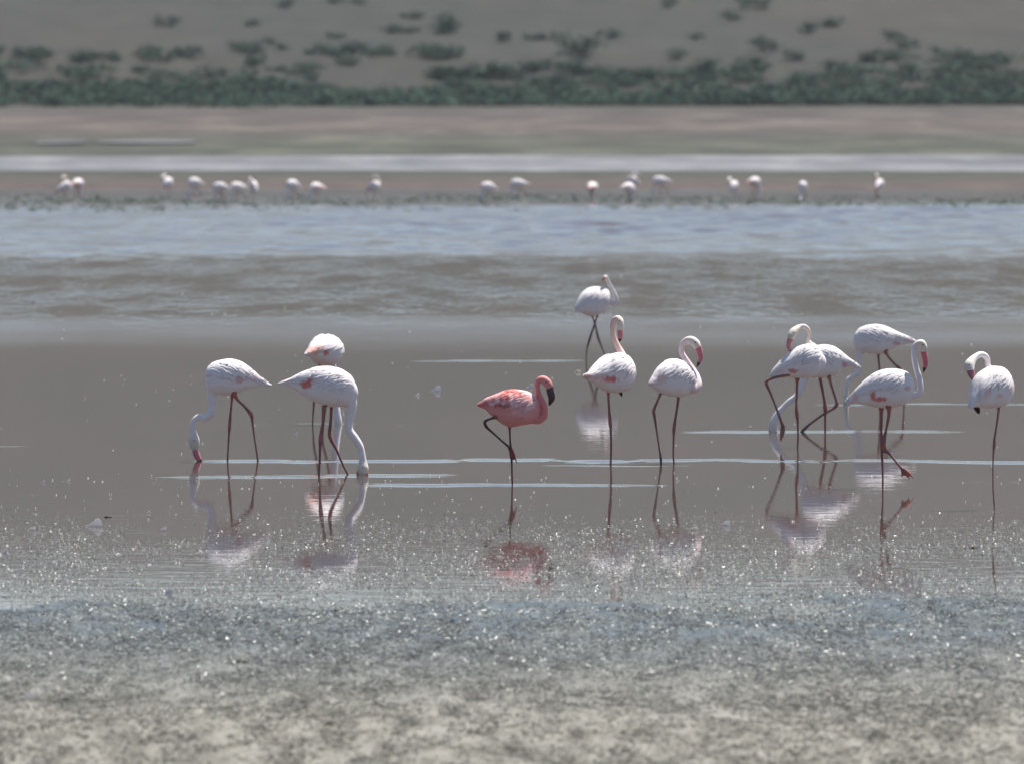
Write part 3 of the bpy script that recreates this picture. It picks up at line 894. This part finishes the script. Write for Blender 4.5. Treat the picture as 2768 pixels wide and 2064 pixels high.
B['G'] = make_flamingo('white flamingo on two legs, curved neck, hanging pink bill, right of the one-legged bird', 'flamingo', 'C3', 1570,
    ('C3', [(752, 928, 762, 942, -0.17, 0.02), (788, 862, 808, 980, -0.12, 0.05), (850, 787, 860, 1012, -0.07, 0.095), (930, 745, 930, 1036, 0.0, 0.13), (1010, 757, 1000, 1038, 0.05, 0.12), (1080, 802, 1070, 1026, 0.09, 0.09), (1126, 870, 1118, 1008, 0.12, 0.05), (1144, 920, 1136, 975, 0.13, 0.02)]),
    ('C3', [(1070, 930, 55, 0.05), (1118, 978, 36, 0.04), (1146, 940, 29, 0.06), (1130, 875, 27, 0.11), (1088, 808, 25, 0.15), (1042, 742, 24, 0.16), (1013, 690, 23, 0.16), (1015, 638, 25, 0.15), (1045, 602, 28, 0.14), (1085, 592, 33, 0.12), (1122, 616, 36, 0.11), (1142, 655, 29, 0.1)]),
    ('C3', [(1138, 640, 30), (1155, 690, 27), (1160, 735, 21), (1147, 775, 13), (1133, 805, 4)]),
    [('C3', [(860, 960, 30), (838, 1020, 13), (815, 1075, 10), (788, 1142, 13), (793, 1190, 12), (812, 1320, 8), (834, 1470, 8), (843, 1520, 11), (845, 1570, 10), (846, 1650, 9)], -0.05),
     ('C3', [(975, 970, 34), (985, 1035, 15), (978, 1110, 11), (962, 1210, 11), (951, 1292, 15), (948, 1350, 10), (945, 1500, 8), (950, 1570, 8), (952, 1650, 8)], 0.05)],
    patches=[('C3', 850, 885, 40, 30, (0.80, 0.50, 0.45), 0.8), ('C3', 800, 925, 40, 16, (0.80, 0.55, 0.50), 0.6)], neck_col=(0.79, 0.66, 0.65), bill_cols=(BILLPINK, BLACK, 0.7), feather_seed=17, head_col=(0.78, 0.69, 0.62))
B['H'] = make_flamingo('preening flamingo with looped neck and one leg lifted behind, in front of the feeding bird', 'flamingo', 'C4', 1185,
    ('D3', [(1172, 800, 1162, 885, 0.08), (1132, 680, 1112, 992, 0.06), (1030, 560, 982, 1062, 0.04), (900, 490, 840, 1108, 0.0), (760, 512, 700, 1112, 0.0), (620, 570, 560, 1112, -0.01), (480, 678, 430, 1102, -0.03), (350, 790, 320, 1086, -0.05), (230, 922, 230, 1085, -0.06), (146, 1060, 160, 1086, -0.07)]),
    ('D3', [(1050, 720, 90, 0.08), (980, 560, 66, 0.13), (880, 470, 54, 0.14), (858, 395, 48, 0.14), (880, 310, 46, 0.14), (858, 222, 46, 0.12), (790, 162, 44, 0.1), (705, 168, 46, 0.08), (640, 210, 62, 0.05), (585, 265, 80, 0.03), (548, 330, 72, 0.01), (528, 395, 56, 0.0)]),
    ('D3', [(535, 375, 60), (508, 460, 56), (500, 535, 45), (520, 595, 27), (545, 625, 8)]),
    [('C4', [(450, 540, 40), (447, 600, 15), (444, 700, 12), (440, 800, 11), (445, 885, 19), (452, 960, 11), (455, 1100, 9), (450, 1185, 9), (448, 1300, 9)], 0.05),
     ('D3', [(680, 960, 60, -0.02), (520, 1025, 40, -0.07), (340, 1075, 27, -0.085), (200, 1110, 22, -0.085), (80, 1160, 28, -0.08), (82, 1230, 30, -0.08), ('C4', 205, 700, 11), ('C4', 250, 812, 10), ('C4', 300, 950, 13), ('C4', 312, 985, 16)], -0.08)],
    toes=[('C4', [[(312, 975, 14), (300, 1050, 12), (293, 1130, 5)], [(316, 980, 15), (312, 1050, 12), (300, 1125, 5)], [(320, 980, 13), (326, 1040, 10), (315, 1090, 5)]], -0.08)],
    patches=[('D3', 570, 975, 100, 42, (0.60, 0.12, 0.10), 0.9), ('D3', 330, 990, 90, 60, (0.72, 0.55, 0.60), 0.6), ('D3', 1060, 760, 60, 35, (0.74, 0.58, 0.62), 0.6)],
    neck_col=(0.77, 0.68, 0.60), bill_cols=((0.60, 0.24, 0.26), BLACK, 0.86), feather_seed=20, leg_col=(0.25, 0.12, 0.115))
B['I'] = make_flamingo('feeding flamingo facing left with neck stretched down into the water, half behind the preening one', 'flamingo', 'C4', 1045,
    ('D3', [(720, 760, 740, 860), (760, 640, 780, 985), (860, 560, 880, 1078), (1000, 520, 1000, 1105), (1150, 510, 1150, 1105), (1300, 530, 1290, 1088), (1420, 590, 1400, 1040), (1520, 670, 1500, 960), (1640, 775, 1630, 910), (1740, 838, 1740, 915), (1835, 918, 1828, 942)]),
    ('D3', [(850, 860, 130), (805, 1060, 78), (745, 1270, 64), (645, 1440, 57), (505, 1545, 53), (400, 1645, 50), ('C4', 285, 868, 29), ('C4', 248, 935, 36), ('C4', 232, 1000, 43), ('C4', 234, 1060, 40), ('C4', 242, 1110, 26)]),
    None,
    [('C4', [(655, 500, 40), (652, 570, 17), (665, 640, 14), (690, 765, 14), (697, 830, 20), (697, 900, 12), (697, 1045, 10), (697, 1160, 10)], 0.05),
     ('C4', [(725, 500, 38), (732, 565, 16), (750, 635, 12), (785, 745, 11), (800, 792, 18), (770, 832, 14), (680, 885, 11), (560, 972, 11), (505, 1022, 15), (470, 1060, 11), (440, 1085, 9)], -0.05)],
    patches=[('D3', 1540, 860, 60, 40, (0.62, 0.25, 0.30), 0.85), ('D3', 1660, 830, 70, 40, (0.80, 0.55, 0.58), 0.6)], eye=False, feather_seed=23)
B['J'] = make_flamingo('flamingo facing left with head down in the water, behind the upright right-facing bird', 'flamingo', 'C4', 800,
    ('D4', [(258, 380, 268, 480), (285, 275, 300, 550), (360, 210, 392, 565), (470, 168, 490, 580), (600, 157, 610, 592), (730, 180, 720, 580), (850, 235, 832, 522), (950, 285, 942, 470), (1050, 330, 1050, 440), (1130, 370, 1130, 428), (1198, 405, 1192, 415)]),
    ('D4', [(370, 420, 110), (346, 560, 62), (340, 680, 46), (345, 780, 42), (320, 868, 38), (250, 920, 36), (182, 970, 34), (160, 1060, 33), (155, 1160, 33), (150, 1240, 40), (150, 1315, 45), (155, 1390, 38)]),
    None,
    [('D4', [(660, 500, 60), (635, 590, 24), (635, 650, 18), (650, 800, 16), (660, 1000, 24), (660, 1100, 15), (655, 1340, 13), (655, 1470, 13)], 0.06),
     ('D4', [(720, 500, 60), (745, 580, 24), (790, 645, 18), (870, 735, 17), (965, 822, 25), (985, 900, 20), (1000, 1100, 14), (1010, 1340, 13), (1012, 1470, 13)], -0.05)],
    patches=[('D4', 900, 425, 60, 30, (0.55, 0.30, 0.34), 0.8), ('D4', 1080, 385, 80, 22, (0.80, 0.52, 0.46), 0.7)], eye=False, feather_seed=26)
B['K'] = make_flamingo('upright flamingo facing right with tall curved neck, red flank and webbed foot lifted forward', 'flamingo', 'C4', 1547,
    ('D4', [(1170, 1050, 1158, 1155), (1142, 950, 1115, 1270), (1060, 868, 1020, 1335), (940, 826, 900, 1375), (800, 818, 770, 1390), (670, 840, 640, 1384), (550, 892, 520, 1362), (430, 982, 400, 1340), (320, 1090, 310, 1322), (220, 1200, 232, 1330), (145, 1290, 190, 1366)]),
    ('D4', [(1040, 1110, 100), (1120, 1185, 62), (1190, 1200, 50), (1245, 1160, 48), (1256, 1080, 46), (1240, 960, 46), (1200, 820, 45), (1166, 680, 43), (1156, 560, 42), (1176, 480, 46), (1222, 432, 50), (1276, 432, 57), (1302, 490, 57), (1304, 560, 45)]),
    ('D4', [(1302, 545, 47), (1322, 640, 46), (1330, 725, 41), (1315, 800, 28), (1297, 866, 6)]),
    [('C4', [(1200, 790, 40), (1200, 865, 18), (1200, 950, 14), (1200, 1060, 12), (1208, 1170, 20), (1205, 1250, 14), (1212, 1400, 10), (1213, 1547, 9), (1214, 1670, 9)], 0.05),
     ('C4', [(1255, 790, 40), (1264, 860, 18), (1255, 940, 14), (1235, 1035, 12), (1212, 1150, 24), (1222, 1205, 24), (1260, 1232, 12), (1310, 1292, 10), (1350, 1340, 10), (1382, 1375, 13)], -0.05)],
    toes=[('C4', [[(1380, 1370, 13), (1382, 1410, 11), (1378, 1450, 5)], [(1384, 1370, 14), (1420, 1415, 12), (1445, 1468, 5)], [(1386, 1368, 13), (1435, 1405, 11), (1486, 1460, 5)]], -0.05)],
    patches=[('D4', 545, 1210, 45, 65, RED, 0.95), ('D4', 640, 1250, 110, 35, RED, 0.95), ('D4', 270, 1220, 50, 75, (0.78, 0.48, 0.47), 0.75), ('D4', 1060, 1095, 60, 32, (0.72, 0.36, 0.38), 0.75)],
    leg_col=(0.25, 0.115, 0.11), knee_col=(0.40, 0.12, 0.09), head_col=(0.76, 0.70, 0.58), bill_cols=((0.62, 0.16, 0.19), BLACK, 0.72), feather_seed=29)
B['L'] = make_flamingo('white flamingo on one thin leg preening its back, rightmost of the near birds', 'flamingo', 'C5', 1570,
    ('C5', [(268, 612, 280, 632, -0.16, 0.02), (300, 480, 330, 612, -0.12, 0.055), (345, 345, 388, 622, -0.07, 0.095), (430, 272, 455, 630, 0.0, 0.125), (520, 250, 528, 626, 0.05, 0.125), (600, 270, 600, 614, 0.1, 0.10), (660, 330, 650, 580, 0.13, 0.06), (694, 410, 684, 510, 0.15, 0.025)]),
    ('C5', [(570, 350, 50, 0.13), (490, 290, 36, 0.17), (456, 235, 29, 0.17), (455, 190, 28, 0.16), (432, 150, 28, 0.14), (388, 135, 28, 0.11), (342, 155, 30, 0.08), (305, 190, 40, 0.05), (278, 232, 50, 0.02), (284, 285, 40, 0.0)]),
    ('C5', [(284, 270, 37), (298, 320, 31), (312, 362, 14), (318, 378, 5)]),
    [('C5', [(550, 560, 40), (553, 625, 15), (530, 800, 11), (511, 920, 12), (510, 960, 16), (503, 1040, 10), (497, 1200, 8), (500, 1400, 8), (512, 1570, 8), (516, 1690, 8)], 0.03)],
    patches=[('C5', 430, 490, 36, 60, (0.80, 0.48, 0.45), 0.7), ('C5', 555, 512, 34, 24, (0.72, 0.40, 0.42), 0.7), ('C5', 690, 445, 26, 40, (0.80, 0.55, 0.55), 0.7), ('C5', 360, 480, 12, 70, (0.35, 0.30, 0.36), 0.7)],
    black=[('C5', [(335, 575, 16), (342, 620, 26), (358, 655, 20), (362, 680, 8)])], bill_cols=((0.30, 0.13, 0.16), BLACK, 0.7), feather_seed=33, head_col=(0.70, 0.66, 0.60), leg_col=(0.25, 0.12, 0.12))

# ------------------------------------------------------------------ the far row of flamingos (copies share mesh data)
def copy_thing(o):
    r = o.copy(); COL.objects.link(r)
    for ch in list(o.children):
        c = ch.copy(); COL.objects.link(c); c.parent = r
    return r

FAR = [  # x, y of the body (2215 px view), template, turn
    (135, 402, 'H', 0.3), (160, 394, 'C', 0.0), (358, 393, 'L', 0.2), (427, 393, 'A', 0.5), (485, 405, 'A', -0.2), (519, 403, 'J', 0.6), (545, 401, 'L', 1.2),
    (637, 398, 'A', 0.7), (693, 404, 'C', 2.6), (807, 402, 'H', -0.9), (1062, 404, 'A', 0.3), (1128, 395, 'J', 0.2), (1273, 403, 'C', 0.3), (1353, 404, 'B', 0.9),
    (1373, 389, 'L', 2.7), (1436, 388, 'J', 0.1), (1582, 401, 'L', 0.4), (1624, 390, 'C', -0.4), (1735, 401, 'I', 1.3), (1896, 397, 'H', 1.0)]
ORD = ['first', 'second', 'third', 'fourth', 'fifth', 'sixth', 'seventh', 'eighth', 'ninth', 'tenth', 'eleventh', 'twelfth', 'thirteenth', 'fourteenth', 'fifteenth', 'sixteenth', 'seventeenth', 'eighteenth', 'nineteenth', 'twentieth']
for i, (x, y, tm, turn) in enumerate(FAR):
    o = copy_thing(B[tm])
    p = gp(x, y + 30)
    bc = [c for c in B[tm].children if c.name.startswith('wing')]
    vs = np.array([v.co for v in bc[0].data.vertices]).mean(0)          # wing centre relative to the root
    ca, sa = math.cos(turn), math.sin(turn)
    sink = vs[2] * 0.86 - 0.42
    o.rotation_euler = (0, 0, turn); o.scale = (0.86,) * 3; vs = vs * 0.86
    o.location = (p.x - (vs[0] * ca - vs[1] * sa), p.y - (vs[0] * sa + vs[1] * ca), -sink)
    tag(o, 'small distant flamingo wading belly-low, %s from the left in the far row' % ORD[i], 'flamingo', 'distant flamingos in front of the mud bank')

# ------------------------------------------------------------------ floating feathers and clods
M_FEATHER = mat_attr('white_feather', 0.7, 0.2, 0.35)
def feather_mesh(seed):
    """A curled vane standing on its edge: quill along x, barbs rising in z, bowed in y."""
    r = random.Random(seed)
    v, f, m = [], [], 10
    for i in range(m):
        t = i / (m - 1)
        w = 0.06 + 0.50 * t ** 1.4 * (1 - 0.5 * max(0, t - 0.85) / 0.15)
        x = t - 0.5; bow = 0.22 * math.sin(t * math.pi + 0.3)
        for q in (0, 0.33, 0.66, 1):
            jag = 1 + (0.18 * r.uniform(-1, 1) if q == 1 else 0)
            v.append((x - 0.15 * q * w, bow - 0.35 * q * q * w, q * w * jag - 0.01))
    for i in range(m - 1):
        for q in range(3):
            b = i * 4 + q
            f.append((b, b + 1, b + 5, b + 4))
    n = len(v)
    v += [(a_, b_ + 0.012, c_) for a_, b_, c_ in v]
    f += [tuple(reversed([j + n for j in q])) for q in f]
    return mesh_from('feather', v, f, True, [(0.80, 0.79, 0.80)] * len(v))
FM = [feather_mesh(s) for s in range(4)]
FEATHERS = [  # x, y, size, yaw, label
    (941, 846, 0.17, 1.2, 'largest white feather afloat between the feeding pair and the pink bird'),
    (903, 856, 0.09, 0.3, 'small white feather left of the largest floating feather'),
    (1249, 806, 0.10, 1.7, 'small white feather afloat left of the one-legged white bird'),
    (1147, 838, 0.11, 2.2, 'white feather floating behind the head of the pink flamingo'),
    (203, 1138, 0.19, 0.8, 'large white feather at the scum edge near the left'),
    (68, 1147, 0.10, 2.7, 'white feather on the scum, second nearest the left edge'),
    (6, 1196, 0.12, 0.4, 'white feather lying at the left edge of the scum'),
    (352, 1148, 0.09, 2.4, 'small pale feather on the scum below left feeding bird'),
    (432, 1200, 0.15, 0.2, 'white feather beside the reflection of the left feeding bird'),
    (364, 1284, 0.11, 2.3, 'pale feather on the wet mat below the left feeding bird'),
    (1568, 1136, 0.11, 1.4, 'small white feather below the two-legged white bird'),
    (1500, 1146, 0.10, 1.6, 'small upright feather at the scum edge beside the two-legged white bird'),
    (92, 1044, 0.06, 1.1, 'white down feather on calm water at far left'),
    (148, 1040, 0.06, 0.4, 'white down feather on calm water, right of the far left one'),
    (322, 1109, 0.06, 0.2, 'white down feather left of the left feeding bird reflection'),
    (640, 938, 0.05, 0.9, 'tiny white down feather between the feeding pair'),
    (60, 1525, 0.13, 0.7, 'pale feather lying on the near mud at the left'),
    (130, 1410, 0.08, 0.3, 'small white feather on the near mat at the left'),
    (1316, 1396, 0.08, 1.3, 'small bright feather on the near mat below the pink bird'),
    (2420 / 1.2495, 1228, 0.09, 0.5, 'pale feather on the wet mat below the upright right-facing bird'),
]
for i, (x, y, s, yaw, lb) in enumerate(FEATHERS):
    p = gp(x, y)
    z = 0.004
    if p.y < 66: z = max(0.004, float(mat_height(np.array([p.x]), np.array([p.y]))[0]) + 0.012)
    o = link('feather', FM[i % 4], M_FEATHER, None, (p.x, p.y, z))
    s *= 0.8; o.scale = (s, s, s); o.rotation_euler = (0.5 * (i % 3 - 1), -0.1, (yaw - 1.2) * 0.7)
    tag(o, lb, 'feather', 'loose feathers afloat')

M_CLOD = mat_attr('dark_mud', 0.6, 0.3)
def clod_mesh(seed):
    r = random.Random(seed)
    bm = bmesh.new(); bmesh.ops.create_icosphere(bm, subdivisions=3, radius=1)
    for v in bm.verts:
        k = 1 + 0.28 * float(vnoise(np.array([v.co.x * 2.1 + seed * 7]), np.array([v.co.y * 2.1 + v.co.z * 1.7]), seed)[0])
        v.co = Vector((v.co.x * 1.5 * k, v.co.y * k, max(v.co.z * 0.6 * k, -0.25)))
    me = bpy.data.meshes.new('clod'); bm.to_mesh(me); bm.free()
    me.polygons.foreach_set('use_smooth', [True] * len(me.polygons))
    a = me.color_attributes.new('Col', 'FLOAT_COLOR', 'POINT')
    a.data.foreach_set('color', [0.03, 0.03, 0.026, 1] * len(me.vertices))
    return me
CM = [clod_mesh(s) for s in range(3)]
CLODS = [(233, 1118, 0.028, 'black clod at the scum edge beside the large left feather'), (1490, 1258, 0.026, 'dark clod on the wet mat below the two-legged white bird'),
         (331, 1407, 0.03, 'dark clod on the near mat at lower left'), (1476, 1358, 0.034, 'dark clod on the near mat, lower centre'),
         (1768, 1400, 0.03, 'dark clod on the near mat under the preening bird'), (2110, 1185, 0.03, 'dark clod in the scum below the rightmost bird'),
         (1827, 1398, 0.032, 'dark clod right of the one under the preening bird'), (523, 1443, 0.04, 'dark clod on the near mat below the feeding pair')]
for i, (x, y, s, lb) in enumerate(CLODS):
    p = gp(x, y)
    z = max(0.0, float(mat_height(np.array([p.x]), np.array([p.y]))[0])) if p.y < 66 else 0.0
    o = link('mud_clod', CM[i % 3], M_CLOD, None, (p.x, p.y, z + s * 0.1)); o.scale = (s * 0.65, s * 0.65, s * 0.65); o.rotation_euler = (0, 0, i * 1.3)
    tag(o, lb, 'clod', 'dark clods in the scum')

# ------------------------------------------------------------------ shrubs on the hillside
def mat_leaf():
    t = NT('shrub_leaf')
    c = t.mix(1.0, t.attr(), t.ramp(t.noise(t.n('ShaderNodeTexCoord').outputs['Object'], 2.0, 3), [(0.3, 0.75), (0.7, 1.2)]), 'MULTIPLY')
    return t.set(base=c, rough=0.7, spec=0.2)
M_LEAF = mat_leaf()
def mat_bark():
    t = NT('shrub_bark'); return t.set(base=(0.10, 0.075, 0.055), rough=0.9)
M_BARK = mat_bark()

def crown_mesh(seed, n=420):
    rg = np.random.default_rng(seed)
    # clumps of leaves around a few limb ends
    cl = rg.normal(0, 0.34, (11, 3)); cl[:, 2] = np.abs(cl[:, 2]) * 0.9 + 0.25
    k = rg.integers(0, 11, n)
    P = cl[k] + rg.normal(0, 0.16, (n, 3)); P[:, 2] = np.maximum(P[:, 2], 0.05)
    a = nrm(rg.normal(0, 1, (n, 3))); b = nrm(np.cross(a, rg.normal(0, 1, (n, 3))))
    s = rg.uniform(0.05, 0.11, n)[:, None]
    V = np.stack([P - a * s, P + b * s * 0.6, P + a * s, P - b * s * 0.6], 1).reshape(-1, 3)
    F = np.arange(n * 4).reshape(-1, 4)
    c = np.array([0.011, 0.052, 0.031])[None] * rg.uniform(0.6, 1.5, (n, 1)) + np.array([0.012, 0.006, 0.004]) * rg.uniform(0, 1, (n, 1))
    return np_mesh('crown', V, F, False, np.repeat(c, 4, 0)), cl
def trunk_mesh(cl):
    bm = bmesh.new()
    av, af = [], []
    for e in cl[:6]:
        P = catmull(np.array([[0, 0, -0.1], [e[0] * 0.25, e[1] * 0.25, e[2] * 0.45], e]), 6)
        v, f = tube(P, np.linspace(0.045, 0.012, 6), 1, 6)
        o = len(av); av += v; af += [tuple(i + o for i in q) for q in f]
    bm.free()
    return mesh_from('trunk', av, af)
SHR = []
for s in range(5):
    cm, cl = crown_mesh(100 + s)
    SHR.append((cm, trunk_mesh(cl)))

def hill_hit(x, y):
    """2215 px view pixel -> point on the hillside."""
    px, py = x * 1.2495, y * 1.2495
    lo, hi = 790.0, 1300.0
    Ys = np.linspace(lo, hi, 1100)
    d = FWD + Vector((1, 0, 0)) * ((px - CX) / FPX) + UPV * ((CY - py) / FPX)
    Zr = CAM_H + d.z / d.y * Ys; Xr = d.x / d.y * Ys
    below = Zr <= hill_z(Xr, Ys) + 1e-3
    i = int(np.argmax(below)) if below.any() else len(Ys) - 1
    return Vector((Xr[i], Ys[i], float(hill_z(np.array([Xr[i]]), np.array([Ys[i]]))[0])))

def shrub(x, y, w, h, label, group, rnd):
    """x, y: foot of the shrub in the 2215 px view; w, h its size in metres."""
    p = hill_hit(x, y)
    cm, tm = rnd.choice(SHR)
    root = bpy.data.objects.new('shrub', None); COL.objects.link(root)
    root.location = p; root.scale = (w * 1.35, w * 1.35, h * 0.85); root.rotation_euler = (0, 0, rnd.uniform(0, 6.28))
    link('crown', cm, M_LEAF, root); link('trunk', tm, M_BARK, root)
    tag(root, label, 'shrub', group)
    return root

rnd = random.Random(5)
ORD30 = ORD + ['twenty-first', 'twenty-second', 'twenty-third', 'twenty-fourth', 'twenty-fifth', 'twenty-sixth', 'twenty-seventh', 'twenty-eighth', 'twenty-ninth', 'thirtieth']
LONE = sorted([(352, 58, 1.3), (543, 58, 0.9), (583, 97, 0.8), (890, 42, 1.2), (955, 72, 2.2), (880, 72, 1.3), (845, 72, 1.2), (622, 18, 1.0), (727, 84, 0.9), (1090, 92, 1.2),
     (1155, 88, 1.0), (1190, 88, 1.0), (1320, 84, 1.2), (1577, 46, 1.2), (1642, 20, 1.6), (1505, 86, 1.0), (1450, 16, 1.1), (1752, 72, 1.4), (1800, 60, 1.4), (1930, 84, 1.2), (1955, 108, 1.4),
     (725, 8, 0.9), (776, 10, 0.9), (1255, 118, 2.3), (1648, 112, 1.5), (1720, 130, 1.3), (1468, 128, 1.2), (970, 120, 1.4), (755, 142, 1.2), (553, 142, 1.4)])
for i, (x, y, w) in enumerate(LONE):
    shrub(x, y, w, w * rnd.uniform(0.8, 1.1), 'lone green shrub on the open slope, %s counted from the left' % ORD30[i], 'lone shrubs on the slope', rnd)
def belt(n, fn, label, group, size):
    k = 0
    while k < n:
        x, y = fn()
        if x is None: continue
        w = rnd.uniform(*size)
        shrub(x, y, w, w * rnd.uniform(0.65, 1.0), label, group, rnd); k += 1
def foot():
    x = rnd.uniform(-60, 2275)
    lo = 236 - 0.004 * x; th = 22 + 26 * max(0, math.sin(x / 270.0 + 0.6)) * (1 if x < 1300 else 0.4)
    return x, lo - rnd.random() ** 1.3 * (th if x < 1300 else th * 0.5)
belt(120, foot, 'dark green shrub in the dense belt along the foot of the slope', 'shrubs along the foot of the slope', (1.0, 2.1))
def upper():
    x = rnd.uniform(-60, 1000)
    return x, 122 + 6 * math.sin(x / 130.0) + rnd.gauss(0, 5)
belt(42, upper, 'green shrub in the thin upper row at left', 'shrubs in the thin upper row', (0.8, 1.5))
def right():
    x = rnd.uniform(950, 2275)
    top = 165 - 45 * min(1, max(0, (x - 1450) / 500)) - 20 * math.exp(-((x - 1180) / 90) ** 2)
    return x, min(204, max(top + 6, rnd.choice((132, 152, 170, 186, 200)) + rnd.gauss(0, 3.5)))
belt(84, right, 'dark green shrub in the scattered thicket right of centre', 'shrubs of the right-hand thicket', (1.0, 1.9))
def left():
    x = rnd.uniform(-60, 700)
    return x, rnd.uniform(150, 200)
belt(26, left, 'green shrub scattered between the two rows at left', 'shrubs between the rows at left', (0.8, 1.4))

def thicket():
    """Low growth filling the belts between the shrubs: reads as one mass."""
    Vs, Fs, Cs, o = [], [], [], 0
    for k in range(400):
        q = rnd.random()
        x, y = foot() if q < 0.84 else (right() if q < 0.95 else left())
        p = hill_hit(x, y); me = rnd.choice(SHR)[0]
        n = len(me.vertices); co = np.zeros(n * 3, dtype=np.float32); me.vertices.foreach_get('co', co); co = co.reshape(-1, 3)[: 4 * 220]
        cc = np.zeros(n * 4, dtype=np.float32); me.color_attributes['Col'].data.foreach_get('color', cc); cc = cc.reshape(-1, 4)[: 4 * 220, :3]
        a = rnd.uniform(0, 6.28); w = rnd.uniform(1.0, 2.2); h = w * rnd.uniform(0.4, 0.6)
        X = co[:, 0] * math.cos(a) - co[:, 1] * math.sin(a); Y = co[:, 0] * math.sin(a) + co[:, 1] * math.cos(a)
        V = np.stack([X * w * 2.0 + p.x, Y * w + p.y, co[:, 2] * h + p.z], -1)
        Vs.append(V); Cs.append(cc); Fs.append(np.arange(len(V)).reshape(-1, 4) + o); o += len(V)
    ob = link('undergrowth', np_mesh('undergrowth', np.concatenate(Vs), np.concatenate(Fs), False, np.concatenate(Cs)), M_LEAF)
    tag(ob, 'low green undergrowth filling the shrub belts', kind='stuff')
thicket()

# ------------------------------------------------------------------ air
def build_haze():
    x0, x1, y0, y1, z0, z1 = -6100, 6100, -300, 6100, -1.4, 185
    V = [(x, y, z) for z in (z0, z1) for y in (y0, y1) for x in (x0, x1)]
    F = [(0, 2, 3, 1), (4, 5, 7, 6), (0, 1, 5, 4), (2, 6, 7, 3), (0, 4, 6, 2), (1, 3, 7, 5)]
    me = mesh_from('haze', V, F, False)
    m = bpy.data.materials.new('haze_air'); m.use_nodes = True
    nt = m.node_tree; nt.nodes.clear()
    out = nt.nodes.new('ShaderNodeOutputMaterial'); pv = nt.nodes.new('ShaderNodeVolumePrincipled')
    pv.inputs['Color'].default_value = (0.94, 0.96, 1.0, 1); pv.inputs['Density'].default_value = 0.00006
    pv.inputs['Anisotropy'].default_value = 0.2
    nt.links.new(pv.outputs[0], out.inputs['Volume'])
    tag(link('haze', me, m), 'thin pale heat haze over the lake', kind='stuff')
build_haze()
